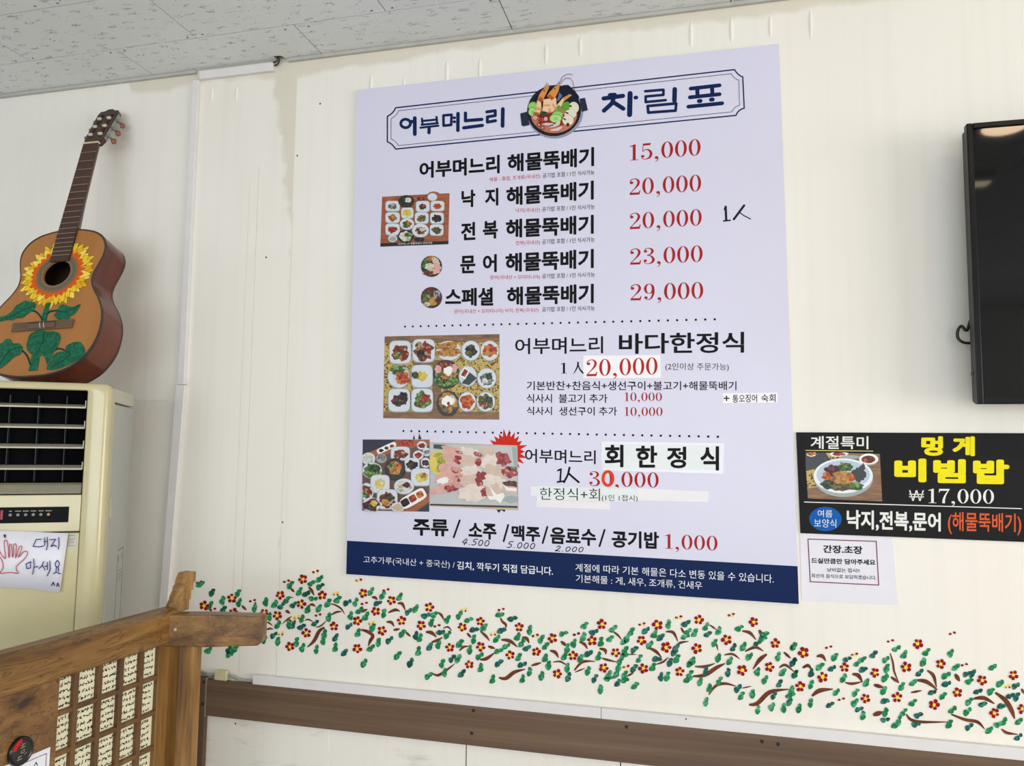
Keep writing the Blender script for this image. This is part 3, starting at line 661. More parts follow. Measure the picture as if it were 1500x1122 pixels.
def picture(name, z, quad, bgm, els, par=board, base=1, plane=None, seed=1):
    """a printed photograph: background quad and flat printed shapes, one mesh"""
    rnd = random.Random(seed); mats = []; mb = MB()
    def mi(k):
        m = F_[k]
        if m not in mats: mats.append(m)
        return mats.index(m)
    pl = plane or (lambda k: (lambda x, y: wall_pt(x, y, BY - 0.0003*base - 0.00006*k)))
    mb.add([pl(0)(*z(*p)) for p in quad], [list(range(len(quad)))], mi(bgm))
    xs = [p[0] for p in quad]; ys = [p[1] for p in quad]; xa, xb, ya, yb = min(xs), max(xs), min(ys), max(ys)
    for i, e in enumerate(els):
        k = e[0]; rot = 0
        if k == 'e': poly = ell(*e[1:5], 26, math.radians(e[6]) if len(e) > 6 else 0)
        elif k == 'r': poly = rrect(*e[1:5], math.radians(e[6]) if len(e) > 6 else 0, 4.5)
        elif k == 'b': poly = blob(*e[1:5], rnd, rot=math.radians(e[6]) if len(e) > 6 else 0)
        else: poly = e[1]
        m = e[2] if k == 'p' else e[5]
        if k != 'p': poly = [(min(max(x, xa+1), xb-1), min(max(y, ya+1), yb-1)) for x, y in poly]
        mb.add([pl(1 + i)(*z(*p)) for p in poly], [list(range(len(poly)))], mi(m))
    o = mb.build(name, mats, par); return o
def plates(lst):
    out = []
    for kind, cx, cy, rx, ry, f, fx, fy in lst:
        pl = 'pot' if kind == 'P' else 'plate'
        out.append(('r' if kind == 'r' else 'e', cx, cy, rx, ry, 'plate_sh' if kind != 'P' else 'black')); out.append(('r' if kind == 'r' else 'e', cx, cy-3, rx*0.94, ry*0.94, pl))
        for j, ff in enumerate(f if isinstance(f, tuple) else (f,)):
            out.append(('b', cx + (0, fx*0.35, -fx*0.3)[j % 3], cy + (0, -fy*0.3, fy*0.35)[j % 3], fx*(1, 0.5, 0.45)[j % 3], fy*(1, 0.5, 0.45)[j % 3], ff))
    return out
zA = zoomed(540, 270, 4.4118)
picture('food_photo', zA, [(87, 80), (200, 74), (380, 64), (395, 50), (420, 45), (445, 50), (460, 60), (523, 57), (515, 387), (75, 403)], 'table_r',
  [('p', [(77, 381), (517, 366), (515, 387), (75, 403)], 'black')] + plates([('r',155,143,48,35,'silver',28,20),('P',243,110,52,40,('dgreen','pale'),40,30),('e',412,84,32,25,'plate',20,14),
  ('r',350,145,46,38,('sea','red'),24,18),('r',445,142,46,34,'orange',28,20),('r',155,217,48,36,'gold',28,22),('r',250,187,41,36,'yellow',28,24),('r',343,220,46,38,'olive',30,22),('r',442,220,46,38,'dark',30,26),
  ('r',155,293,48,39,'red',32,22),('P',240,335,52,43,('pale','green'),42,32),('e',248,258,48,38,('green','orange'),30,22),('e',335,300,56,46,('mix','pale'),36,24),('r',440,297,46,38,'olive',32,22),('e',155,352,30,24,'plate_sh',22,16)])
  + [('r', 330, 93, 30, 12, 'redbrown'), ('r', 327, 356, 30, 13, 'dark')], seed=3)
mb = MB(); text_into(mb, '어부며느리 해물뚝배기 한상차림', (583, 356.2, 358.8, 633, 354.2, 356.9), lambda x, y: wall_pt(x, y, BY - 0.0003*12), 0); mb.build('photo_caption', WHITE, board)
for cy_, els in ((530, [('b',370,520,30,28,'green'),('b',400,480,26,18,'gold'),('b',435,500,34,20,'fish',45),('b',440,530,36,18,'fish2',20),('b',425,560,40,18,'fish2'),('b',385,575,34,16,'mix'),('b',395,530,30,24,'pale')]),
                 (732, [('b',365,735,30,40,'olive'),('b',400,690,40,20,'redbrown'),('b',440,715,22,34,'silver'),('b',415,755,28,30,'gold'),('b',385,720,16,26,'green'),('b',450,750,18,26,'purple'),('b',375,775,20,14,'pale')])):
    picture('food_photo', zA, ell(406, cy_, 69, 69, 36), 'pot', els, seed=cy_)
zB = zoomed(540, 470, 6.818)
picture('food_photo', zB, [(160, 155), (1307, 132), (1305, 987), (145, 972)], 'table',
  [('p', [(158, 222), (1305, 212), (1303, 908), (150, 908)], 'cloth'), ('p', [(640, 390), (720, 390), (728, 960), (632, 960)], 'table'), ('p', [(440, 200), (640, 200), (640, 440), (440, 440)], 'table')]
  + plates([('r',315,315,112,120,('redbrown','mix','green'),82,80),('r',550,300,116,120,('mix','redbrown','dark'),96,92)]) + [('e',800,300,128,102,'plate_sh'),('e',800,297,122,96,'plate'),('b',790,250,112,36,'gold',-12),('b',795,318,118,42,'gold',-4)]
  + plates([('e',1020,300,95,104,('dgreen','dark','olive'),56,60),('e',1210,300,94,104,('orange','red','gold'),76,60),('e',300,560,113,116,'pale',10,10),('r',535,555,110,118,('yellow','yellow'),52,50),
   ('P',775,535,134,146,('green','pale','dgreen'),112,120),('e',990,555,93,106,'plate',20,20),('e',1180,575,98,104,('silver','dgreen','pale'),66,66),('r',305,795,113,120,('purple','green','dgreen'),72,62),('r',535,795,112,122,('green','red','olive'),80,86),
   ('P',790,825,112,130,('gold','pale','olive'),92,96),('e',985,810,89,101,('orange','orange','red'),68,70),('e',1170,810,96,101,('olive','dgreen','mix'),76,76)])
  + [('b',290,495,75,42,'green'),('b',335,575,70,62,'orange'),('b',330,560,40,30,'red'),('b',465,540,36,38,'dgreen'),('b',770,440,62,36,'redbrown'),('b',695,485,34,44,'fish2'),('b',860,470,30,40,'fish2'),('b',800,545,88,42,'gold'),('b',795,500,46,46,'white'),('b',840,600,52,44,'green'),('b',700,610,44,42,'green'),
   ('p', [(1010,515),(1080,572),(1000,642),(930,622)], 'sea'),('p', [(955,460),(1008,495),(965,585),(908,552)], 'white'),('p', [(957,478),(993,500),(962,562),(922,542)], 'redbrown'),('b',345,755,46,44,'dark'),('b',790,800,62,50,'white'),('e',797,825,15,18,'red')], seed=5)
zC = zoomed(510, 620, 5.5556)
picture('food_photo', zC, [(118, 132), (663, 132), (660, 720), (113, 710)], 'brown',
  [('p', [(118,132),(400,132),(118,262)], 'navy'),('p', [(400,132),(663,132),(663,180),(560,190),(120,300),(118,262)], 'table_r'),('p', [(661,560),(660,640),(540,718),(440,716)], 'table_r'),('p', [(660,650),(660,719),(560,718)], 'navy'),('b',470,160,70,28,'red'),
   ('r',312,200,84,22,'white',-25),('b',268,222,20,14,'dark'),('b',312,202,18,13,'purple'),('b',354,184,18,13,'redbrown'),('e',165,288,56,50,'plate'),('b',160,285,44,38,'pale'),('e',270,285,43,38,'plate_sh'),('e',270,280,34,28,'silver')]
  + plates([('r',425,248,80,58,'mix',58,40),('e',600,182,42,36,'red',30,22),('e',570,262,44,40,'red',30,22),('e',640,235,34,36,'silver',22,20),('r',520,340,62,58,'dark',44,38),('e',630,322,40,42,'dark',28,26),
   ('e',195,385,82,68,('green','dgreen','green'),74,58),('P',380,375,84,92,('green','gold','orange'),60,60),('r',260,495,80,76,('yellow','pale'),44,42),('r',595,440,86,74,('yellow','gold'),56,44),('e',455,515,84,66,('pale','purple'),62,46),
   ('e',150,560,58,76,('mix','redbrown','green'),44,54),('r',318,620,86,84,('mix','dgreen','gold'),62,62),('e',188,665,76,62,('purple','yellow','dgreen'),62,50),('e',405,685,56,42,'tan',44,30)])
  + [('r',530,612,112,48,'white',-30),('r',463,645,34,30,'dark',-30),('r',525,612,30,28,'red',-30),('r',583,580,28,26,'orange',-30),('e',385,362,80,70,'pot'),('b',385,358,60,52,'gold'),('b',360,345,26,24,'green'),('b',405,350,26,22,'orange')], seed=7)
zD = zC
def sl(cx, cy, rx, ry, m, a): return ('b', cx, cy, rx, ry, m, a)
SPIKE = MB(); cx, cy = 742.2, 661.5; P = []
for i in range(44):
    r = 22 if i % 2 else (29 + (i*7 % 5)*1.3); a = math.pi*2*i/44; P.append((cx + r*0.93*math.cos(a), cy + r*math.sin(a)))
SPIKE.add([bfn(1)(*p) for p in P], [list(range(44))]); SPIKE.build('starburst', ink((206, 44, 32)), board)
for pts in ([(604.5, 643.5), (606.5, 636.5), (608, 643.5)], [(612.5, 643.5), (614, 634.5), (617.5, 643.2)], [(727, 746.5), (731, 751.5), (734, 747), (739, 750), (741, 746)]): paper('torn_edge', pts, ink((58, 52, 50)), 1)
picture('sashimi_photo', zD, [(663, 155), (1378, 180), (1386, 708), (663, 674)], 'tan',
  [('p', [(666,166),(1370,188),(1376,672),(666,655)], 'grey'),('p', [(666,655),(1376,672),(1380,690),(666,668)], 'black'),('p', [(695,170),(800,176),(770,212),(694,205)], 'teal'),('p', [(1330,190),(1370,190),(1374,400),(1352,340)], 'plate_sh'),
   ('e',732,320,70,98,'lemon'),('e',738,318,56,82,'lemon_i'),('e',700,330,26,60,'lemon'),
   sl(835,215,82,28,'fish2',15),sl(990,235,84,40,'fish3',10),sl(1130,230,62,42,'fish',0),sl(1255,290,68,52,'fishred',30),sl(860,285,104,46,'fish2',12),sl(905,235,30,14,'fishred',10),sl(1060,255,40,18,'fishred',20),sl(900,300,44,34,'fishred',20),
   sl(1000,320,92,54,'fish',10),sl(1065,320,34,30,'fishred',10),sl(1150,310,78,56,'fish3',-25),sl(855,375,104,46,'fish2',8),sl(890,385,60,30,'fishred',10),sl(1010,395,96,56,'fish3',8),sl(1195,395,100,60,'fish',10),sl(1310,400,62,46,'fishred',10),
   sl(820,450,118,46,'fish2',-8),sl(770,465,50,26,'white',-10),sl(900,455,50,34,'fishred',0),sl(995,470,100,56,'fish',4),sl(1085,455,50,64,'fishred',0),sl(1190,480,92,62,'fish3',10),sl(800,525,126,46,'fish2',-12),sl(850,520,70,34,'fishred',-14),
   sl(1320,495,60,28,'purple',5),sl(1015,570,118,66,'fish3',-2),sl(1110,560,30,40,'fishred',0),sl(1190,560,70,66,'fish',20),sl(1310,540,70,30,'fish',10),
   ('p', [(1148,500),(1175,545),(1210,580),(1262,565),(1275,590),(1240,652),(1200,622),(1150,622),(1132,590),(1180,595)], 'white'),('p', [(1255,490),(1300,525),(1370,530),(1370,552),(1290,548)], 'white'),('b',1330,620,60,30,'plate_sh')], base=2, seed=9)
mb = MB(); text_into(mb, 'HOW', (744, 682.6, 689, 757, 684, 690.6), lambda x, y: wall_pt(x, y, BY - 0.0003*14), 0); mb.build('photo_caption', ink((60, 56, 60)), board)

# the stew pot drawn in the header
zP = zoomed(750, 90, 9.354)
inkmap = dict(potdark=(37, 36, 42), pothandle=(42, 47, 66), inside=(20, 24, 38), broth=(196, 120, 92), broth2=(150, 48, 36), lime=(150, 200, 108), limed=(94, 158, 56), limel=(176, 216, 138), shr=(214, 142, 72), shrd=(176, 92, 40), shrl=(236, 196, 156), shrm=(216, 158, 106), cream=(226, 218, 196), creamd=(60, 50, 44), onion=(218, 196, 200), halo=(150, 152, 172), mussel=(24, 32, 52), musl=(92, 112, 140))
for k, c in inkmap.items(): F_[k] = ink(c)
shr1 = [(500,300),(508,360),(470,440),(420,540),(390,560),(350,525),(375,450),(425,380)]
shr2 = [(657,308),(640,400),(592,500),(545,532),(475,478),(520,415),(585,345)]
picture('stew_pot_drawing', zP, ell(590, 690, 388, 366, 40, -0.25), 'halo', [
  ('p', [(112,712),(215,686),(240,872),(160,890),(130,875)], 'pothandle'), ('p', [(925,512),(1000,496),(1040,668),(955,692)], 'pothandle'), ('e',577,675,372,350,'potdark',-15), ('e',580,660,330,300,'inside',-15),
  ('p', [tuple(p) for p in arc_pts(575, 720, 318, 262, -20, 200, 20)], 'broth'), ('b',560,800,230,90,'broth2'), ('p', [(610,380),(700,325),(770,320),(860,400),(920,480),(900,560),(760,560),(640,520)], 'mussel'), ('p', [(650,420),(690,470),(640,540),(612,545)], 'musl'),
  ('e',290,615,68,66,'limed'),('e',285,620,58,56,'lime'),('e',280,688,58,62,'limed'),('e',280,690,50,54,'limel'),('e',280,690,26,28,'lime'),
  ('e',745,615,62,66,'limed',20),('e',850,630,66,78,'cream',-15),('e',800,725,84,66,'creamd'),('e',800,722,82,64,'cream'),('e',770,805,80,74,'creamd'),('e',768,805,78,72,'cream'),
  ('e',800,612,18,14,'creamd'),('e',752,705,28,10,'creamd',20),('e',720,790,24,10,'creamd',30),('e',765,865,22,24,'creamd'),
  ('p', [(608,605),(700,497),(722,515),(660,650),(600,690)], 'shrl'), ('p', [(700,497),(790,448),(822,462),(712,545)], 'shr'),
  ('p', [(345,530),(400,560),(402,640),(380,720),(335,745),(330,640)], 'shrl'), ('p', shr1, 'shr'), ('p', [(350,525),(390,480),(435,520),(420,545),(390,560)], 'shrd'),
  ('p', [(430,520),(560,500),(605,500),(612,620),(560,690),(420,690),(425,600)], 'shrl'), ('p', [(430,590),(520,590),(520,615),(432,612)], 'shrm'), ('p', [(520,640),(545,700),(510,705),(500,650)], 'shrm'), ('p', [(560,570),(610,640),(590,660),(550,600)], 'shrm'), ('p', [(330,620),(400,640),(396,670),(330,660)], 'shrm'),
  ('p', shr2, 'shr'), ('p', [(475,478),(520,450),(580,500),(545,532)], 'shrd'), ('e',440,400,10,10,'black'), ('e',585,375,10,10,'black'),
  ('e',640,650,30,50,'limed'),('e',620,735,78,58,'limed'),('e',625,738,70,52,'lime'),('e',598,780,86,60,'limed'),('e',598,782,78,54,'limel'),('e',598,782,34,26,'lime'),
  ('p', [(500,905),(560,880),(640,815),(665,825),(650,870),(580,900)], 'onion'), ('p', [(520,935),(600,915),(680,885),(690,905),(640,950),(540,955)], 'onion'), ('p', [(400,860),(470,840),(560,845),(580,860),(480,880)], 'onion'),
  ('e',318,770,24,24,'onion'),('e',318,770,12,12,'broth'),('e',462,787,24,26,'onion'),('e',462,787,11,12,'broth'),('e',368,868,26,26,'creamd'),('e',368,868,16,16,'shrm'),('e',418,910,28,26,'creamd'),('e',418,910,17,16,'shrm'),
  ('b',440,720,60,34,'dgreen'),('b',400,800,40,26,'red'),('b',330,720,40,26,'shrd')], base=2, seed=11)
mb = MB(); F = bfn(10)
for pts, w in (([(640,320),(665,260),(690,215),(740,180),(790,172),(832,186)], 0.7), ([(662,308),(700,258),(740,230),(785,228),(825,265),(845,330),(858,400)], 0.7), ([(428,382),(450,345),(478,292)], 0.7), ([(605,335),(640,285),(650,300)], 0.7)):
    add_polys(mb, stroke2d([zP(*p) for p in crom(pts, 4)], w), F)
mb.build('prawn_feelers', ink((120, 66, 74)), board)

# ------------------------------------------------------------------ black seasonal sign and the small notice
SY = -0.004
def sfn(k): return lambda x, y: wall_pt(x, y, SY - 0.0003*k)
def slab(name, corners, y, mat, par, yb=-0.0003):
    C = [wall_pt(a, b, y) for a, b in corners]; mb = MB(); mb.prism(C, lambda p, h: Vector((p.x, h, p.z)), y, yb); return mb.build(name, mat, par)
SIGNB = plain('sign_black', (30, 29, 31), 0.55, 0.05, 12, spec=0.12)
c = wall_pt(1335, 710, 0)
sign = thing('seasonal_menu_sign', 'black rectangular sign with big yellow lettering right of the menu board', 'menu sign', (c.x, 0, c.z))
slab('panel', [(1166.3, 633.2), (1513, 634.6), (1514, 794.5), (1172.6, 781)], SY, SIGNB, sign)
def sgn(name, body, q, mat, bold, k=1): return part_text(name, [(body, q)], mat, k, bold, sign, sfn(k))
YEL = ink((240, 226, 30)); ORA = ink((214, 92, 50)); BLUE = ink((18, 92, 172)); PW = ink((232, 232, 228))
sgn('sign_heading', '계절특미', (1187.3, 638.6, 657.6, 1272, 639, 658), PW, 0.014)
mb = MB(); z = zoomed(1150, 620, 4.2857); add_polys(mb, stroke2d([z(130, 170), z(552, 175)], 1.1), sfn(1)); mb.build('underline', ink((214, 206, 120)), sign)
mb = MB(); add_polys(mb, stroke2d([z(122, 494), z(1485, 536)], 1.3), sfn(1)); mb.build('rule', PW, sign)
sgn('dish_name', '멍', (1349.5, 639, 667.6, 1381.5, 639, 667.8), YEL, 0.05); sgn('dish_name', '게', (1395, 639, 667.6, 1428, 639.2, 668.2), YEL, 0.05)
sgn('dish_name', '비', (1310, 672, 705.6, 1357, 671.6, 706.6), YEL, 0.06); sgn('dish_name', '빔', (1367, 672.3, 707.4, 1414.8, 672.6, 708), YEL, 0.055); sgn('dish_name', '밥', (1425.3, 673, 708.8, 1478.5, 673.2, 709.4), YEL, 0.055)
sgn('currency_sign', '₩', (1331.6, 718, 733.4, 1353.4, 718.2, 733.8), PW, -0.006)
price('17,000', (1360, 715.8, 736.8, 1456, 717, 738), PW, 1, sfn(1), sign)
mb = MB(); mb.add([sfn(1)(*p) for p in ell(1209.2, 760.2, 23.8, 17.8, 36, 0.03)], [list(range(36))]); mb.build('badge', BLUE, sign)
sgn('badge_text', '여름', (1197.8, 746.6, 757.4, 1219.3, 747.2, 758), PW, 0.0, 2); sgn('badge_text', '보양식', (1192.5, 759.8, 772.2, 1225, 760.6, 773), PW, 0.0, 2)
sgn('dish_name', '낙지,전복,문어', (1240.3, 746.5, 776, 1378, 751, 780), PW, 0.03); sgn('dish_name', '(해물뚝배기)', (1388.5, 749.5, 782.2, 1496, 752.5, 784), ORA, 0.014)
zS = z
picture('food_photo', zS, [(128, 182), (595, 192), (610, 490), (143, 472)], 'table', [
  ('p', [(128,182),(290,186),(285,260),(250,285),(130,300)], 'black'), ('p', [(255,186),(400,186),(385,225),(290,235)], 'cloth'), ('p', [(132,300),(190,285),(200,400),(140,410)], 'cloth'), ('b',335,195,58,16,'white'), ('b',335,193,40,11,'red'), ('b',165,195,34,14,'white'), ('b',165,193,28,10,'orange'),
  ('e',525,228,62,37,'plate_sh'),('e',525,224,60,34,'white'),('e',523,227,44,24,'redbrown'), ('e',410,212,60,12,'plate_sh'),
  ('e',367,345,186,118,'plate_sh'),('e',365,330,187,110,'bowl'),('e',365,324,168,92,'bowl_in'), ('b',375,275,56,30,'green'),('b',300,298,52,36,'purple'),('b',460,325,56,44,'black'),('b',480,290,20,40,'black',20),('b',262,330,30,24,'orange'),('b',440,392,54,26,'green'),('b',275,382,50,30,'dgreen'),('b',350,398,66,26,'olive'),('b',365,345,72,40,'gold'),('b',420,345,22,18,'orange')],
  sign, plane=lambda k: (lambda x, y: wall_pt(x, y, SY - 0.0003 - 0.00006*k)), seed=13)

PAPER = plain('notice_paper', (228, 226, 234), 0.55, 0.01)
c = wall_pt(1245, 835, 0)
note = thing('paper_notice', 'small white paper notice with a dark red border under the black sign', 'notice', (c.x, 0, c.z))
slab('sheet', [(1171.8, 780), (1307.5, 787.6), (1315.3, 886), (1174.7, 879.6)], -0.0016, PAPER, note)
def nfn(x, y): return wall_pt(x, y, -0.0021)
mb = MB(); add_polys(mb, stroke2d([(1183.6, 789.6), (1283.6, 793), (1287.2, 857), (1187, 852), (1183.6, 789.6)], 1.4), nfn); mb.build('border', ink((126, 52, 80)), note)
part_text('notice_line', [('간장.초장', (1205.7, 798.2, 809.6, 1263.4, 800, 811.8))], BLACK, 1, 0.03, note, nfn)
part_text('notice_line', [('드실만큼만 담아주세요', (1188.4, 817, 825, 1282.4, 819.8, 828))], BLACK, 1, 0.03, note, nfn)
part_text('notice_line', [('낭비없는 접시!!', (1211.7, 831.4, 837.6, 1259.2, 832.8, 839))], NAVY, 1, 0.01, note, nfn)
part_text('notice_line', [('최선의 음식으로 보답하겠습니다.', (1188.6, 840, 846, 1283.6, 843.4, 849.6))], NAVY, 1, 0.01, note, nfn)

bpy.data.objects.remove(TO); bpy.data.curves.remove(TC)

# ------------------------------------------------------------------ the flower mural painted along the wall
MC = wall_pt(870, 960)
mural = thing('flower_mural', 'long painted band of red flowers and green leaves along the white wall', 'mural', (MC.x, 0, MC.z))
PR = plain('paint_red', (150, 14, 26), 0.5, 0.22, 90, spec=0.1); PY = plain('paint_yellow', (250, 220, 60), 0.5, 0.08, 90, spec=0.1); PB = plain('paint_brown', (112, 60, 38), 0.55, 0.35, 60, spec=0.1)
PG = food('paint_green', (12, 122, 70), (24, 150, 86), (84, 180, 132), 170); PD = food('paint_teal', (8, 78, 72), (14, 104, 92), (60, 140, 118), 170)
Z2, Z3, Z4, Z5 = zoomed(230, 820, 4.5455), zoomed(520, 860, 4.4118), zoomed(840, 880, 4.4118), zoomed(1160, 900, 4.4118)
def mfn(k): return lambda x, y: wall_pt(x, y, -0.0009 - 0.0003*k)
rnd = random.Random(21)
FL = {Z2: [(180,192),(498,256),(820,235),(970,130),(1100,237),(960,295),(800,370),(995,487),(885,577),(1178,443),(315,305),(508,352),(713,352)],
 Z3: [(52,40),(235,87),(133,157),(15,218),(300,217),(175,282),(15,397),(428,247),(480,130),(693,258),(810,222),(612,390),(812,385),(738,500),(1002,440),(1060,258),(1172,418),(1277,330),(1408,443),(1308,560)],
 Z4: [(183,152),(120,258),(273,335),(197,433),(452,437),(440,257),(600,300),(543,157),(810,123),(797,308),(687,458),(990,252),(1090,450),(1165,137),(1305,275),(1268,428),(1465,555),(1487,335)],
 Z5: [(198,405),(340,343),(537,377),(475,543),(680,535),(738,340),(815,190),(962,320),(920,583),(1070,505),(1230,425),(1310,637),(1432,393),(1490,612)]}
for z, pts in FL.items():
    for x, y in pts:
        mb = MB(); a0 = rnd.uniform(0, 6.28); n = 5; s = (33 if z in (Z4, Z5) else 30)*rnd.uniform(0.92, 1.08)
        for i in range(n):
            a = a0 + 2*math.pi*i/n + rnd.uniform(-0.12, 0.12); d = s*0.64; k = rnd.uniform(0.85, 1.15)
            px, py = x + d*math.cos(a), y + d*math.sin(a)
            P = []
            for j in range(12):
                t = 2*math.pi*j/12; u = s*0.41*k*math.cos(t); v = s*0.35*k*math.sin(t)*(1.15 if math.cos(t) > 0 else 0.85)
                P.append((px + u*math.cos(a) - v*math.sin(a), py + u*math.sin(a) + v*math.cos(a)))
            mb.add([mfn(2)(*z(*p)) for p in P], [list(range(12))])
        fl = mb.build('flower', PR, mural)
        mb = MB(); P = blob(x + rnd.uniform(-2, 2), y + rnd.uniform(-2, 2), s*0.33, s*0.36, rnd, 14, 0.3); mb.add([mfn(3)(*z(*p)) for p in P], [list(range(14))])
        BASIS[fl.name] = BASIS[mural.name]; mb.build('flower_centre', PY, fl)
BR = [(Z2, 18, (565,305),(595,335)),(Z2,12,(655,280),(655,310)),(Z2,18,(890,190),(915,215)),(Z2,18,(1010,180),(1030,205),(1045,238)),(Z2,8,(862,262),(885,250),(910,252)),(Z2,18,(855,340),(870,345),(885,358)),(Z2,16,(1015,300),(1035,298),(1055,310)),
 (Z2,10,(895,378),(870,395),(835,425)),(Z2,10,(720,412),(745,420),(770,440)),(Z2,13,(720,468),(750,458),(775,462)),(Z2,10,(985,402),(1010,398),(1042,415)),(Z2,10,(1058,450),(1090,440),(1130,405)),(Z2,10,(1150,292),(1185,300),(1225,325),(1250,362)),(Z2,14,(1160,367),(1195,348),(1230,345)),(Z2,20,(1115,450),(1080,475),(1045,540),(1000,582)),
 (Z3,18,(108,65),(130,68),(145,82)),(Z3,18,(40,162),(80,142)),(Z3,18,(275,105),(305,108),(325,150)),(Z3,18,(215,165),(260,147),(290,156)),(Z3,18,(203,225),(235,228),(253,255)),(Z3,18,(248,278),(290,270)),(Z3,19,(38,275),(80,287),(115,314),(100,345),(85,380)),(Z3,16,(325,288),(360,320)),(Z3,22,(458,290),(495,295),(527,324)),(Z3,18,(495,355),(530,345),(565,325)),
 (Z3,11,(570,267),(600,257),(625,282)),(Z3,15,(535,163),(558,180),(573,212)),(Z3,17,(725,297),(750,327)),(Z3,16,(810,285),(845,315),(870,347)),(Z3,15,(675,412),(700,387),(735,382)),(Z3,20,(860,382),(905,397)),(Z3,15,(500,558),(535,570),(580,545),(645,495)),(Z3,20,(808,468),(850,462),(905,422)),(Z3,14,(940,197),(952,222),(975,243),(972,268)),(Z3,21,(945,340),(1000,348),(1050,387)),
 (Z3,20,(1080,325),(1110,332),(1125,362)),(Z3,21,(930,585),(975,590),(1030,550),(1100,530)),(Z3,18,(1140,507),(1205,488)),(Z3,20,(1260,410),(1295,422),(1315,457)),(Z3,11,(1280,485),(1330,482),(1388,520)),(Z3,22,(1330,350),(1370,382)),
 (Z4,18,(38,265),(70,280),(92,312)),(Z4,20,(168,308),(205,320),(208,347)),(Z4,13,(250,195),(285,220),(312,252)),(Z4,14,(183,370),(220,382),(285,397)),(Z4,16,(5,450),(60,395),(140,392)),(Z4,10,(10,462),(75,435)),(Z4,8,(345,348),(410,346)),(Z4,19,(475,300),(530,325),(570,367)),(Z4,12,(530,412),(580,395),(615,362)),(Z4,17,(597,200),(645,205),(675,262)),
 (Z4,15,(695,173),(720,217)),(Z4,15,(665,300),(690,272),(745,262)),(Z4,12,(880,155),(925,187)),(Z4,11,(920,265),(935,322)),(Z4,17,(785,425),(850,425),(915,405)),(Z4,22,(772,488),(850,480),(925,432),(980,405)),(Z4,14,(975,350),(1030,345),(1075,377)),(Z4,19,(1090,195),(1140,207),(1180,252)),(Z4,22,(1200,188),(1218,222)),(Z4,18,(1110,327),(1175,300),(1228,325)),
 (Z4,24,(1250,345),(1205,380),(1160,442)),(Z4,16,(875,607),(920,550),(980,535),(1050,552)),(Z4,9,(1090,565),(1150,552)),(Z4,24,(1135,672),(1190,662),(1270,590),(1390,572)),(Z4,18,(1360,332),(1405,372)),(Z4,16,(1330,432),(1370,415),(1425,457)),(Z4,14,(345,488),(390,465)),(Z4,12,(240,500),(280,495)),(Z4,16,(1485,430),(1500,425)),
 (Z5,22,(160,272),(195,268),(220,302)),(Z5,20,(70,345),(105,330),(128,357)),(Z5,26,(130,527),(180,492),(265,483)),(Z5,24,(390,385),(430,395),(455,437)),(Z5,16,(345,440),(390,448),(455,435)),(Z5,26,(530,455),(592,472)),(Z5,11,(635,250),(653,310),(662,370),(692,440)),(Z5,20,(640,403),(692,442)),(Z5,24,(805,425),(870,435),(940,487)),(Z5,20,(875,362),(915,395),(935,472)),(Z5,15,(770,505),(840,492)),
 (Z5,28,(1055,385),(1085,432)),(Z5,26,(1315,505),(1380,555),(1420,620),(1440,675)),(Z5,24,(1175,545),(1240,540),(1310,577)),(Z5,32,(525,650),(590,630)),(Z5,17,(740,645),(770,680),(840,695),(1010,695)),(Z5,18,(1030,645),(1120,680),(1200,695),(1245,740)),(Z5,17,(1355,740),(1390,765),(1460,775)),(Z5,18,(1485,480),(1500,512))]
for z, w, *pts in BR:
    mb = MB(); n = len(pts); pr = [(*p, 1.2*w*(0.45 if i == 0 else (0.95 if i < n-1 else 0.25))) for i, p in enumerate(pts)]
    if n == 2: m = ((pts[0][0]+pts[1][0])/2, (pts[0][1]+pts[1][1])/2, w); pr = [pr[0], m, pr[1]]
    F = mfn(0); add_ribbon(mb, pr, lambda x, y: F(*z(x, y)), 0, 5); mb.build('branch', PB, mural)
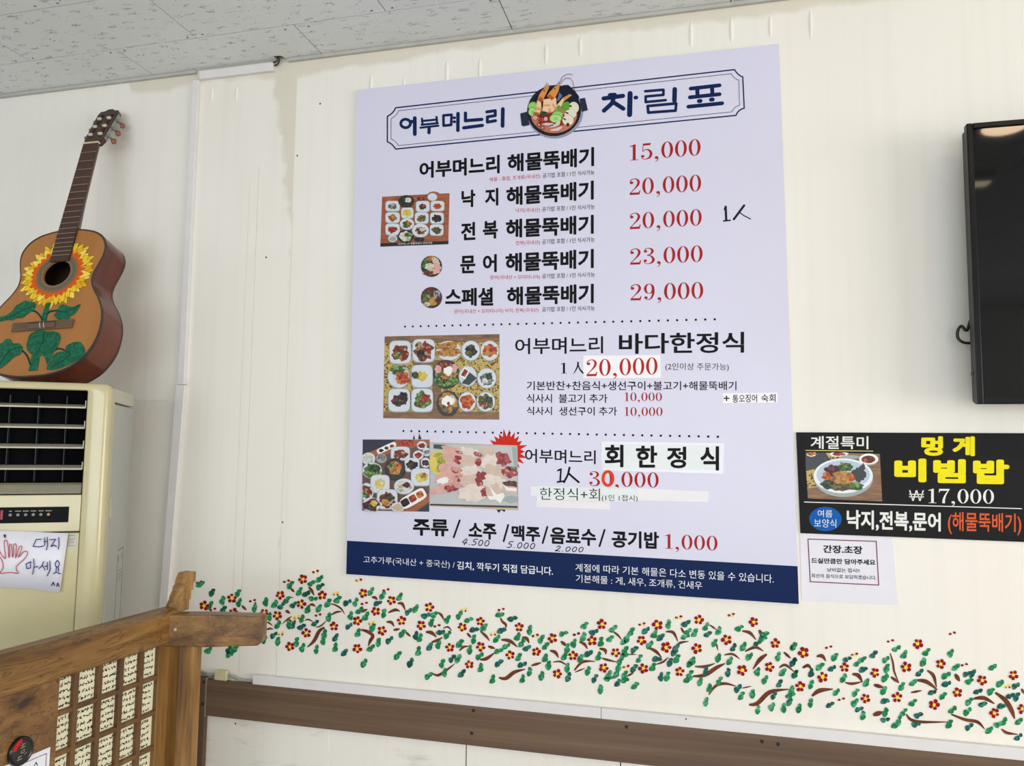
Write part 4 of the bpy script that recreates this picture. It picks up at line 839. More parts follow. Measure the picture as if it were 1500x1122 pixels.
LV = {Z2: '368,215,60d 290,160,30 437,268,75 540,220,60 547,282,70 445,330,60d 650,320,75 725,278,80 785,292,60 830,305,45d 890,165,50 950,208,60 1030,155,30 1085,125,45 1090,175,35d 995,225,30d 1042,258,0 865,265,50 910,298,40d 1005,325,70 1080,320,60 1140,285,60 1205,262,45 1270,283,30d 750,375,80 805,430,60 880,425,90 905,432,60d 965,390,70 965,445,30d 1055,420,40d 1145,378,80 1290,368,80 780,500,40d 805,540,80 930,545,80 970,582,70 1062,595,80 1115,490,80 1108,535,80 1190,515,60d 1187,580,80 1250,615,50d 1280,440,40d 715,530,60 270,605,50 345,600,40 480,595,60d 520,590,50 485,630,30 355,300,60',
 Z3: '105,25,60 180,50,60 290,60,60 150,103,20d 5,95,70 30,150,40 72,185,60 187,168,80 347,158,45d 393,137,60 117,258,60 20,293,70 152,355,80 105,392,40 225,340,45d 308,298,50 395,310,80d 420,325,70 460,182,20d 515,175,30 600,205,60 495,227,70 675,180,60 737,212,20 555,292,10d 600,305,50 485,382,60d 540,370,70 835,258,50 773,275,10d 768,335,80 680,362,50 743,400,80 410,410,80 668,460,60 630,460,50d 565,492,70 580,550,80 478,572,40 278,440,50 60,488,60 360,485,65d 693,555,50d 812,518,80 807,445,40 938,178,10 1020,203,15d 950,280,20d 1130,275,80 1052,318,60 918,332,50 1080,358,60 980,380,30 1205,335,60 1350,300,20 1233,380,50 1113,393,30d 930,413,20 1060,450,60 932,490,40d 1083,500,20d 1128,545,80 1230,455,70 1252,502,80 1083,590,75 890,592,75 1207,570,75 1372,517,80 1380,578,70d 1355,445,60 1372,392,80',
 Z4: '75,157,45 135,200,20d 258,180,40 375,198,60 350,237,60 178,262,80 240,243,40 65,230,70 333,265,20 5,270,70 100,340,30d 48,368,60 395,315,40d 335,320,60 330,353,20 163,355,70 305,385,60 427,372,60 470,190,40d 525,212,60 567,233,40d 615,150,80 730,145,30d 858,165,60 940,190,70 785,205,60 742,197,40 725,232,20 870,215,30d 495,283,50 665,300,50d 655,330,50d 670,372,60 625,395,70d 543,378,0d 515,425,60 95,450,70 230,475,60 228,500,20 280,468,60 333,475,60 333,513,20 293,425,70 393,435,50d 140,500,60d 288,528,60d 175,570,85 400,547,45 567,487,80d 608,485,70 770,385,60 762,405,30 755,475,60 743,508,30 820,520,70 855,450,80d 913,270,60 1035,300,60d 1100,293,60 938,365,70 1012,385,60 1000,460,80d 1140,357,45 1190,275,30d 1238,215,20 1228,243,20 1075,175,30 1422,292,60 1325,357,75 1420,395,60d 1192,455,70 1240,508,60 1355,460,50 1435,470,60 880,560,80 945,515,60 858,650,75 1065,565,50d 1087,612,60 1158,598,80 1333,533,60d 1297,610,60d 1410,575,70 1405,610,30 1398,650,60d 1193,700,80 1285,682,60 1360,690,85 1460,690,80',
 Z5: '15,205,50 15,305,60d 280,272,50 185,335,40 262,347,30d 20,385,60 125,372,80d 125,452,70 530,257,45d 360,288,20d 425,315,40 460,288,30 335,410,60 465,355,20d 483,438,60 610,290,40 678,220,30 728,255,60 615,345,70 873,240,45 1030,247,60 850,305,70 605,408,50 595,490,60 713,462,60 785,440,40 828,375,45d 1062,340,40 1300,340,30 1000,393,30 1003,447,20d 910,503,20d 980,525,45 1135,385,20d 1170,378,50d 1150,430,30 1348,445,40 1450,460,30d 1205,497,20d 1290,495,40 1415,525,20d 1455,530,60d 415,503,50 290,500,45 122,570,80 250,583,30d 48,605,70 410,568,50 437,612,20d 605,560,10d 785,568,40 605,630,70 605,680,10d 460,650,80 695,680,75 675,715,20 725,630,50 820,650,20d 805,710,10d 1020,705,60 1040,615,40 1138,625,45 1150,560,45 1235,580,20d 1360,592,10d 1148,725,40d 1280,745,40 1335,710,20 1373,690,60 1470,690,40 1467,790,40d'}
leaves = []
for z, s in LV.items():
    for tok in s.split():
        d = tok.endswith('d'); x, y, a = (int(v) for v in tok.rstrip('d').split(','))
        leaves.append((z, x, y, -math.radians(a), d))
def leaf_polys(z, x, y, a, d):
    out = []; e = rnd.uniform(13, 17)
    for s, r in ((1, rnd.uniform(11, 14)), (-1, rnd.uniform(15, 19))):
        cx, cy = x + s*e*math.cos(a), y + s*e*math.sin(a); b = a + rnd.uniform(-0.7, 0.7)
        P = []
        for j in range(12):
            t = 2*math.pi*j/12; u = r*1.25*math.cos(t); v = r*0.95*math.sin(t)*(1.1 - 0.35*math.cos(t)*s)
            P.append(z(cx + u*math.cos(b) - v*math.sin(b), cy + u*math.sin(b) + v*math.cos(b)))
        out.append(P)
    return out
order = list(range(len(leaves))); rnd.shuffle(order)
rest = MB()
for n, i in enumerate(order):
    z, x, y, a, d = leaves[i]; P = leaf_polys(*leaves[i])
    if n < 100:
        mb = MB(); add_polys(mb, P, mfn(1)); mb.build('leaf_pair', PD if d else PG, mural)
    else: add_polys(rest, P, mfn(1), 1 if d else 0)
tag(rest.build('leaves', [PG, PD], mural), kind='stuff')
BUD = {Z2: '280,150r 372,330r 636,272r 862,143r 1055,78b 1190,222y 1343,135b 1072,368r 930,380y 905,398y 822,488y', Z3: '200,18r 60,105r 105,230y 530,250r 703,145y 945,145r 893,298y 1165,312b 1430,305r', Z4: '443,150b 680,105b 1020,90b 340,425b 20,215r', Z5: '238,212r 405,258b 637,172r 1037,122r 1115,325r 320,548r 1395,462y'}
for z, s in BUD.items():
    for tok in s.split():
        x, y = (int(v) for v in tok[:-1].split(',')); c = tok[-1]; mb = MB()
        for s_ in (-1, 1):
            P = blob(x + s_*14, y - s_*4, 10, 8, rnd, 10, 0.15); add_polys(mb, [[z(*p) for p in P]], mfn(1), 0 if c != 'y' else 1)
            if c != 'r': P = blob(x + s_*12, y + 9, 7, 7, rnd, 10, 0.2); add_polys(mb, [[z(*p) for p in P]], mfn(1), 1 if c == 'b' else 0)
        mb.build('flower_bud', [PR, PY], mural)

# ------------------------------------------------------------------ floor-standing air conditioner, turned 32 degrees from the wall
TH = math.radians(32)
ACM = Matrix.Translation((-1.46, -0.39, 0)) @ Matrix.Rotation(TH, 4, 'Z')
AX = Vector((math.cos(TH), math.sin(TH), 0)); AN = Vector((math.sin(TH), -math.cos(TH), 0))    # along the front, out of the front
ac = thing('air_conditioner', 'tall cream floor-standing air conditioner with a dark slatted grille in the corner', 'air conditioner', ACM)
ACC = plain('ac_cream', (198, 188, 147), 0.16, 0.05, 9.0); ACG = plain('ac_grey', (172, 174, 168), 0.5, 0.03, 4.0); ACT = plain('ac_cap', (190, 188, 172), 0.5)
DARK = plain('ac_cavity', (6, 6, 8), 0.9, spec=0.1); SLAT = plain('ac_slat', (196, 190, 168), 0.35); VANE = plain('ac_vane', (34, 42, 50), 0.5); FLAPM = plain('ac_flap_shaded', (124, 119, 98), 0.45)  # flap colour is darkened to carry the shade of its underside
W, D, TOP = 0.56, 0.36, 1.7455
mb = MB(); mb.box((-W + 0.004, 0.058, 0.02), (-0.0008, D, 1.70)); mb.build('cabinet', ACG, ac, True, 0.012, 3)
cap = [(0.058, 1.7015), (D + 0.001, 1.7015), (D + 0.001, 1.712)] + [(D - 0.024 + 0.025*math.cos(math.radians(a)), 1.7125 + 0.0245*math.sin(math.radians(a))) for a in range(10, 91, 10)] + [(0.058, 1.737)]
mb = MB(); mb.prism(cap, lambda p, h: Vector((h, p[0], p[1])), -W + 0.0038, -0.0010); mb.build('top_cover', ACT, ac, True, 0.0015)
# cream front shell: rounded ring around the opening
def rr_loop(x0, x1, z0, z1, r, y, k=5):
    o = []
    for cx, cz, a0 in ((x1-r, z1-r, 0), (x0+r, z1-r, 90), (x0+r, z0+r, 180), (x1-r, z0+r, 270)):
        for i in range(k+1):
            a = math.radians(a0 + 90*i/k); o.append((cx + r*math.cos(a), y, cz + r*math.sin(a)))
    return o
loops = []; R = 0.016
loops.append(rr_loop(-W, 0, 0.0, TOP, 0.02, 0.055))
for i in range(7):
    a = math.radians(15*i); s_ = R*(1 - math.cos(a)); loops.append(rr_loop(-W + s_, -s_, s_, TOP - s_, 0.02, R*(1 - math.sin(a)) if i < 6 else 0.0))
xi, xo, zi0, zi1 = -W + 0.0535, -0.0535, 0.12, 1.7262
loops.append(rr_loop(xi - 0.003, xo + 0.003, zi0 - 0.003, zi1 + 0.003, 0.006, 0.0)); loops.append(rr_loop(xi, xo, zi0, zi1, 0.004, 0.004)); loops.append(rr_loop(xi, xo, zi0, zi1, 0.004, 0.055))
mb = MB(); n = len(loops[0]); vs = [p for l in loops for p in l]; fs = []
for i in range(len(loops)-1):
    for k in range(n): k2 = (k+1) % n; fs.append((i*n+k, i*n+k2, (i+1)*n+k2, (i+1)*n+k))
mb.add(vs, [f[::-1] for f in fs], 0, True); o = mb.build('front_shell', ACC, ac, True)
mb = MB(); mb.box((xi, 0.05, 1.44), (xo, 0.054, zi1)); mb.box((xi, 0.006, zi1 - 0.0012), (xo, 0.05, zi1 - 0.0002)); mb.box((xi, 0.0515, 1.44), (xi + 0.001, 0.005, zi1)); mb.box((xo - 0.001, 0.05, 1.47), (xo, 0.005, zi1)); mb.build('grille_cavity', DARK, ac, True)
for zz in (1.683, 1.6315, 1.5815, 1.5285):
    mb = MB(); mb.prism([(0.004, -0.0022), (0.0035, 0.0012), (0.006, 0.0022), (0.040, 0.009), (0.040, 0.006), (0.008, -0.0022)], lambda p, h: Vector((h, p[0], zz + p[1])), xi + 0.002, xo - 0.003)
    mb.box((xo - 0.0045, 0.0042, zz), (xo - 0.0025, 0.03, zz + 0.018)); mb.build('louvre', SLAT, ac, True, 0.0006)
mb = MB(); mb.prism([(0.001, 1.467), (0.001, 1.471), (0.006, 1.4885), (0.012, 1.4935), (0.03, 1.4935), (0.03, 1.467)], lambda p, h: Vector((h, p[0], p[1])), xi + 0.002, xo - 0.002); mb.build('air_flap', FLAPM, ac, True, 0.0012)
for k in range(7):
    u = -0.106 - 0.0628*k
    mb = MB(); mb.box((u - 0.0007, 0.034, 1.496), (u + 0.0007, 0.050, 1.712)); mb.build('vane', VANE, ac, True)
GREYB = plain('ac_inner_bar', (86, 88, 82), 0.5)
for k in range(7):
    u = -0.106 - 0.0628*k; mb = MB(); mb.box((u - 0.031, 0.041, 1.633), (u - 0.002, 0.048, 1.6405)); mb.build('vane_link', GREYB, ac, True)
mb = MB(); mb.box((xi + 0.001, 0.003, 1.3737), (xo - 0.001, 0.03, 1.4645)); mb.build('control_panel', ACC, ac, True, 0.002)
BLK = plain('ac_display', (10, 9, 10), 0.45, spec=0.08); BTN = plain('ac_button', (122, 124, 122), 0.4); BTNO = plain('ac_power_button', (170, 132, 62), 0.4); REDI = plain('ac_red_window', (150, 24, 30), 0.4)
disp = MB(); disp.box((-0.48, 0.0018, 1.3965), (-0.080, 0.006, 1.4352)); disp = disp.build('display', BLK, ac, True, 0.0008)
for i in range(6):
    u = -0.2055 + 0.01635*i; mb = MB(); mb.prism(ell(u, 1.4168, 0.0034, 0.0034, 16), lambda p, h: Vector((p[0], h, p[1])), -0.0004, 0.003)
    tag(mb.build('button', BTNO if i == 5 else BTN, disp, True), 'amber button' if i == 5 else None)
mb = MB(); mb.box((-0.2265, 0.0012, 1.406), (-0.2215, 0.0016, 1.4285)); mb.build('red_indicator', REDI, disp, True)
LBL = ink((176, 172, 164))
mb = MB()
for i, w in enumerate((0.006, 0.013, 0.013, 0.012, 0.011, 0.014)):
    u = -0.2055 + 0.01635*i
    for j in range(5): mb.box((u - w/2 + w*j/5, 0.0012, 1.4245), (u - w/2 + w*(j + 0.65)/5, 0.0016, 1.4268))
mb.build('button_captions', LBL, disp, True)
mb = MB(); mb.box((xi + 0.001, 0.003, 0.125), (xo - 0.001, 0.03, 1.3705)); mb.build('lower_door', ACC, ac, True, 0.0025)
mb = MB(); mb.box((-0.094, 0.0022, 1.3325), (-0.0585, 0.003, 1.3685)); tg = mb.build('rating_label', plain('rating_label', (190, 188, 170), 0.5), ac, True)
mb = MB()
for j in range(7): mb.box((-0.091, 0.0017, 1.338 + 0.0042*j), (-0.091 + (0.029, 0.02, 0.027, 0.024, 0.029, 0.018, 0.026)[j], 0.0021, 1.3392 + 0.0042*j))
mb.build('label_lines', ink((112, 110, 98)), tg, True)
# right side: hatch outline, vent slots, a scrap of tape
def side(mb, y0, y1, z0, z1, m=0): mb.box((-0.0010, y0, z0), (-0.0002, y1, z1), m)
LINE = plain('ac_groove', (112, 114, 110), 0.6); mb = MB(); side(mb, 0.222, 0.2245, 0.9, 1.285); side(mb, 0.3045, 0.307, 0.9, 1.295); side(mb, 0.222, 0.307, 1.293, 1.2955); side(mb, 0.235, 0.238, 1.262, 1.278); side(mb, 0.288, 0.291, 1.262, 1.278)
for j in range(4): side(mb, 0.236, 0.288, 1.235 - 0.009*j, 1.2362 - 0.009*j)
mb.build('side_hatch', LINE, ac, True)
mb = MB()
for j in range(8): side(mb, 0.028 + 0.03, 0.072, 1.13 + 0.0075*j, 1.1342 + 0.0075*j)
mb.build('side_vent', plain('ac_vent_light', (206, 208, 204), 0.5), ac, True)
mb = MB(); P = [(0.052, 1.404), (0.084, 1.396), (0.090, 1.43), (0.080, 1.452), (0.066, 1.456), (0.054, 1.45)]; mb.add([(0.0002, a, b) for a, b in P], [list(range(6))]); mb.add([(0.0004, a, b) for a, b in ((0.072, 1.398), (0.088, 1.398), (0.089, 1.424), (0.08, 1.416))], [(0, 1, 2, 3)], 1)
mb.build('tape_scrap', [plain('tape_scrap', (186, 186, 176), 0.3), plain('tape_yellow', (206, 204, 150), 0.3)], ac, True)

# hand-drawn sheet taped to the air conditioner
FO = Vector((-1.46, -0.39, 0))
def afn(off): return lambda x, y: hit(x, y, FO + AN*off, AN)
c = hit(40, 820, FO, AN)
sheet = thing('paper_sign', 'white paper sign with a red hand drawing taped on the air conditioner', 'paper sign', Matrix.Translation(c) @ Matrix.Rotation(TH, 4, 'Z'))
mb = MB(); N = 14; top = []; bot = []
for i in range(N+1):
    t = i/N; bulge = 0.0035 + 0.004*math.sin(t*7.0) * (1 if 0.2 < t < 1 else 0.4)
    p = ray(0, 0); xa = -60 + 160*t
    top.append(afn(0.0015 + abs(bulge)*0.3)(-60 + 160*t, 774.5 + 6.5*t)); bot.append(afn(0.0015 + abs(bulge)*0.6)(-62 + 150*t, 857 + 8*t + (2.5 if t > 0.85 else 0)))
mb.add(top + bot, [(i, i+1, N+2+i, N+1+i) for i in range(N)], 0, True); sh = mb.build('sheet', plain('sign_paper', (226, 226, 234), 0.6, 0.02), sheet)
m = sh.modifiers.new('thickness', 'SOLIDIFY'); m.thickness = 0.0003
z6 = zoomed(0, 690, 5.905); F = afn(0.0065); EA = tuple(AN*1.2e-5)
PEN = ink((38, 34, 110)); REDP = ink((176, 34, 44))
def pen(name, mat, w, *lines):
    mb = MB()
    for l in lines: add_polys(mb, stroke2d([z6(*p) for p in l], w), F, 0, EA)
    return mb.build(name, mat, sheet)
hand = [(-60,600),(-20,640),(0,700),(30,745),(48,755),(42,690),(36,630),(40,600),(52,598),(64,615),(72,670),(76,750),(84,700),(80,655),(88,632),(98,640),(106,690),(108,745),(118,690),(116,650),(124,630),(136,632),(142,660),(138,720),(134,752),(148,715),(158,680),(170,655),(184,648),(190,662),(178,700),(160,745),(196,705),(220,692),(235,698),(236,720),(215,755),(170,795),(140,830),(145,860),(155,885),(100,878),(40,882),(0,884),(14,860),(26,835),(22,790),(0,745),(-40,700),(-70,660)]
pen('hand_outline', REDP, 1.1, crom(hand, 3))
pen('handwriting', PEN, 1.3, [(356,590),(312,592),(286,652),(340,656),(378,648)], [(384,578),(386,640)], [(408,574),(412,640),(400,682)], [(386,612),(408,606)], [(432,594),(480,590),(448,640),(440,654),(470,640),(488,654)], [(508,574),(510,640),(504,676)])
pen('handwriting', PEN, 1.3, [(266,784),(226,804),(232,845),(262,838),(266,784)], [(290,760),(296,820),(282,892)], [(296,832),(326,826)], [(378,782),(360,820),(336,846)], [(366,814),(388,856)], [(408,790),(410,852)], [(430,778),(434,850),(408,906)], [(388,826),(408,820)], crom([(496,772),(478,800),(484,826),(506,824),(512,794),(496,772)], 3), [(488,832),(484,868)], [(504,832),(506,866)], [(462,888),(484,874),(506,880),(514,890)], [(524,884),(526,886)])
pen('handwriting', PEN, 1.3, [(444,992),(460,962),(470,990)], [(490,998),(500,968),(512,998)]); pen('tape_mark', ink((36, 36, 96)), 2.2, [(36,560),(46,556)], [(38,554),(44,572)])

# ------------------------------------------------------------------ sunflower guitar on the air conditioner
S = 0.965
GR = Vector((0.99153399, 0.11631544, 0.05771537)); GU = Vector((-0.09047779, 0.30008583, 0.94961164)); GN = Vector((0.09313493, -0.94679418, 0.30806927))
GO = CAM + Vector((-1.81349837, 1.69846337, 0.17442498))*S
GM = Matrix(((GR.x*S, GU.x*S, GN.x*S, GO.x), (GR.y*S, GU.y*S, GN.y*S, GO.y), (GR.z*S, GU.z*S, GN.z*S, GO.z), (0, 0, 0, 1)))
guitar = thing('guitar', 'classical guitar painted with a sunflower, standing on the air conditioner against the wall', 'guitar', GM)
GTOP = wood('spruce_top', [(0.3, (160, 104, 50)), (0.7, (176, 118, 60))], 'y', 60.0, 0.35, 0.4, 0.05, 0.02); GSIDE = wood('mahogany_side', [(0.3, (70, 28, 17)), (0.6, (104, 46, 26)), (0.8, (122, 60, 36))], 'y', 30.0, 0.18, 1.0, 0.3, 0.02)
GNECK = wood('rosewood_board', [(0.3, (54, 33, 27)), (0.7, (82, 52, 42))], 'y', 60.0, 0.4, 0.4, 0.05); GDARK = plain('guitar_binding', (58, 44, 40), 0.35); GIN = plain('guitar_inside', (74, 52, 30), 0.8)
half = [(0.0, 0.0), (0.0005, 0.03), (0.004, 0.06), (0.016, 0.105), (0.045, 0.148), (0.09, 0.175), (0.14, 0.1835), (0.19, 0.178), (0.235, 0.158), (0.27, 0.134), (0.30, 0.120), (0.33, 0.120), (0.36, 0.129), (0.395, 0.138), (0.425, 0.136), (0.455, 0.119), (0.475, 0.09), (0.486, 0.05), (0.489, 0.025)]
H = crom(half, 4); OUT = [(w, y) for y, w in H] + [(-w, y) for y, w in reversed(H)][:-1] if False else [(w, y) for y, w in H] + [(-w, y) for y, w in reversed(H[1:])]
def ring_face(mb, outer, inner, z, m=0):
    """flat top with a round hole"""
    bm = bmesh.new(); 
    def loop(P):
        v = [bm.verts.new((x, y, z)) for x, y in P]; return [bm.edges.new((v[i], v[(i+1) % len(v)])) for i in range(len(v))]
    e = loop(outer) + loop(inner); bmesh.ops.triangle_fill(bm, use_beauty=True, edges=e); bm.verts.index_update()
    mb.add([v.co.copy() for v in bm.verts], [[v.index for v in f.verts] for f in bm.faces], m); bm.free()
HC = (0.0, 0.335); hole = ell(HC[0], HC[1], 0.0425, 0.0425, 40)
mb = MB(); ring_face(mb, OUT, hole, 0.0); ring_face(mb, OUT, hole, -0.003); mb.add([(x, y, z) for z in (0, -0.003) for x, y in hole], [(i, (i+1) % 40, 40 + (i+1) % 40, 40 + i) for i in range(40)])
mb.build('soundboard', GTOP, guitar, True)
n = len(OUT); mb = MB(); mb.add([(x, y, -0.0005) for x, y in OUT] + [(x, y, -0.095) for x, y in OUT], [(i, (i+1) % n, n + (i+1) % n, n + i) for i in range(n)], 0, True)
mb.add([(x, y, -0.095) for x, y in OUT], [list(range(n))[::-1]]); mb.build('body', GSIDE, guitar, True)
mb = MB(); mb.add([(x*0.985, 0.245 + (y - 0.245)*0.985, -0.09) for x, y in OUT], [list(range(n))]); mb.build('inner_back', GIN, guitar, True)
mb = MB(); INN = [(x*0.972, 0.245 + (y - 0.245)*0.98) for x, y in OUT]; mb.add([(x, y, 0.0007) for x, y in OUT] + [(x, y, 0.0007) for x, y in INN] + [(x*1.004, 0.245 + (y-0.245)*1.004, -0.004) for x, y in OUT], [f for i in range(n) for f in ((i, (i+1) % n, n + (i+1) % n, n + i), (2*n + i, 2*n + (i+1) % n, (i+1) % n, i))]); mb.build('binding', GDARK, guitar, True)
mb = MB(); mb.add([(x*1.004, 0.245 + (y-0.245)*1.004, zz) for zz in (-0.0905, -0.0955) for x, y in OUT], [(i, (i+1) % n, n + (i+1) % n, n + i) for i in range(n)]); mb.build('binding', GDARK, guitar, True)
def annulus(name, r0, r1, z, mat, par=guitar):
    a, b = ell(*HC, r0, r0, 48), ell(*HC, r1, r1, 48); mb = MB(); mb.add([(x, y, z) for x, y in a + b], [(i, (i+1) % 48, 48 + (i+1) % 48, 48 + i) for i in range(48)]); return mb.build(name, mat, par, True)
ros = annulus('rosette', 0.0425, 0.066, 0.0022, plain('rosette', (104, 90, 68), 0.5, 0.12, 300))
for r in (0.0445, 0.0475, 0.060, 0.0635): annulus('rosette_ring', r, r + 0.0012, 0.0025, plain('rosette_line', (150, 126, 92), 0.5), ros)
# sunflower
YP = [ink((236, 196, 50)), ink((244, 214, 86)), ink((226, 170, 40))]; OR_ = ink((214, 92, 34)); OUTL = ink((112, 78, 28))
rnd = random.Random(5)
petals = MB(); tips = MB()
def petal(mb, a, r0, r1, w, z, m):
    P = []
    for t, k in ((0, 0.55), (0.25, 0.95), (0.5, 1.0), (0.75, 0.7), (0.9, 0.35)): P.append((r0 + (r1-r0)*t, w*k))
    P2 = P + [(r1, 0)] + [(r, -k) for r, k in reversed(P)]
    mb.add([(HC[0] + r*math.cos(a) - s*math.sin(a), HC[1] + r*math.sin(a) + s*math.cos(a), z) for r, s in P2], [list(range(len(P2)))], m)
for row, (cnt, r1, zz) in enumerate(((30, 0.117, 0.0005), (30, 0.108, 0.0010))):
    for i in range(cnt):
        a = 2*math.pi*(i + 0.5*row)/cnt + rnd.uniform(-0.05, 0.05)
        if abs(a - math.pi/2) < 0.22 or abs(a - math.pi/2 - 2*math.pi) < 0.22: continue
        r = r1*rnd.uniform(0.9, 1.04); w = rnd.uniform(0.0085, 0.0115); mb = MB(); e = zz + 0.00003*(i % 5)
        petal(mb, a, 0.062, r + 0.0012, w + 0.0011, e - 0.0001, 1); petal(mb, a, 0.062, r, w, e, 0); petal(mb, a, 0.062, 0.076 + (r - 0.076)*rnd.uniform(0.2, 0.45), w*0.8, e + 0.0002, 2)
        mb.build('painted_petal', [rnd.choice(YP), OUTL, OR_], guitar, True)
annulus('painted_flower_base', 0.064, 0.073, 0.0016, OR_)
# leaves, stems (traced on the plane of the soundboard)
z4 = zoomed(0, 320, 4.674); GP = GO; 
def gfn(h): return lambda x, y: hit(*z4(x, y), GO + GN*h, GN)
LG = food('painted_leaf', (12, 90, 62), (16, 106, 74), (28, 122, 84), 190); LD = ink((14, 66, 56))
def gpoly(name, pts, h, mat, sm=3):
    mb = MB(); P = crom(pts, sm, True); mb.add([gfn(h)(*p) for p in P], [list(range(len(P)))]); return mb.build(name, mat, guitar)
def gstroke(name, lines, w, h, mat):
    for l in lines:
        mb = MB(); add_polys(mb, stroke2d(crom(l, 4), w), gfn(h), 0, tuple(GN*1.2e-5)); mb.build(name, mat, guitar)
gpoly('painted_stem', [(312,580),(352,574),(338,615),(326,650),(320,700),(276,700),(290,655),(302,625)], 0.0009, LG, 1); gpoly('painted_stem', [(215,940),(275,940),(258,1041),(195,1046)], 0.0009, LG, 1)
gstroke('painted_stem', [[(205,628),(245,638),(275,668),(290,695)], [(320,655),(345,636),(392,630)], [(148,900),(185,940),(208,1000)], [(368,905),(400,890),(440,900)]], 12, 0.0011, LD)
LFS = {'painted_leaf': ([(246,592),(232,572),(196,566),(170,563),(130,585),(105,600),(85,632),(40,662),(0,672),(-30,690),(0,706),(60,693),(85,700),(110,683),(150,682),(172,668),(205,640),(238,618)], [(235,598),(170,620),(100,660),(10,690)]),
 'leaf2': ([(554,582),(512,602),(468,600),(430,587),(402,606),(388,640),(368,664),(396,692),(428,702),(474,690),(482,668),(516,648)], [(395,632),(450,640),(540,592)]),
 'leaf3': ([(300,768),(262,764),(212,786),(192,820),(180,870),(190,905),(215,930),(250,947),(285,938),(308,955),(320,1000),(342,958),(368,915),(402,862),(415,815),(404,785),(362,770),(332,772)], [(300,775),(290,850),(245,935)]),
 'leaf4': ([(-30,880),(0,858),(30,838),(42,824),(72,826),(90,856),(130,853),(155,882),(148,912),(136,934),(100,945),(54,988),(0,1028),(-30,1010)], [(145,880),(60,910),(0,1000)]),
 'leaf5': ([(560,856),(540,843),(492,850),(452,876),(446,906),(392,916),(352,950),(326,1000),(322,1037),(380,1036),(450,1012),(520,976),(572,942),(584,902)], [(448,908),(480,930),(420,980),(345,1020)])}
for k, (P, V) in LFS.items():
    gpoly('painted_leaf', P, 0.0013, LG, 2); gstroke('painted_vein', [V], 5, 0.0016, LD)
# bridge
BRG = wood('bridge_wood', [(0.3, (88, 66, 48)), (0.7, (112, 86, 64))], 'x', 60.0, 0.4); mb = MB(); mb.box((-0.095, 0.146, 0.0), (0.095, 0.174, 0.006)); br = mb.build('bridge', BRG, guitar, True, 0.002)
mb = MB(); mb.box((-0.042, 0.149, 0.006), (0.042, 0.171, 0.0095)); BASIS[br.name] = GM; mb.build('tie_block', plain('tie_block', (96, 80, 64), 0.45, 0.1, 200), br, True, 0.0015)
mb = MB(); mb.box((-0.042, 0.1665, 0.0095), (0.042, 0.169, 0.0115)); mb.build('saddle', plain('saddle', (60, 48, 40), 0.4), br, True)
for x in (-0.006, 0.006): mb = MB(); mb.tube([(x, 0.171, 0.0098), (x + 0.002, 0.160, 0.0105), (x + 0.006, 0.149, 0.0098)], 0.0009); mb.build('string_end', plain('string_end', (206, 200, 190), 0.3), br, True)
# neck, fretboard, nut
mb = MB(); 
prof = []
for i in range(9): a = math.pi*i/8; prof.append((math.cos(a), -math.sin(a)))
yy = (0.40, 0.47, 0.50, 0.60, 0.815); wd = (0.031, 0.030, 0.0298, 0.0285, 0.026); dp = (0.06, 0.055, 0.03, 0.022, 0.019); n9 = 9
vs = [(w*p[0], y, 0.001 + d*p[1]) for y, w, d in zip(yy, wd, dp) for p in prof]
mb.add(vs, [(i*9+k, i*9+k+1, (i+1)*9+k+1, (i+1)*9+k) for i in range(4) for k in range(8)], 0, True); mb.build('neck', GSIDE, guitar, True)
mb = MB(); mb.prism([(-0.0315, 0.3735), (0.0315, 0.3735), (0.0262, 0.8135), (-0.0262, 0.8135)], lambda p, h: Vector((p[0], p[1], h)), 0.0005, 0.0065); mb.build('fretboard', GNECK, guitar, True)
FRET = plain('fret_metal', (176, 160, 136), 0.35, metal=0.6)
for k in range(1, 19):
    y = 0.815 - 0.65*(1 - 2**(-k/12)); w = 0.0262 + (0.0315 - 0.0262)*(0.8135 - y)/0.44
    mb = MB(); mb.box((-w, y - 0.0008, 0.0065), (w, y + 0.0008, 0.0077)); mb.build('fret', FRET, guitar, True)
mb = MB(); mb.box((-0.0268, 0.8135, -0.002), (0.0268, 0.8190, 0.0095)); mb.build('nut', plain('nut', (206, 192, 160), 0.4), guitar, True, 0.001)
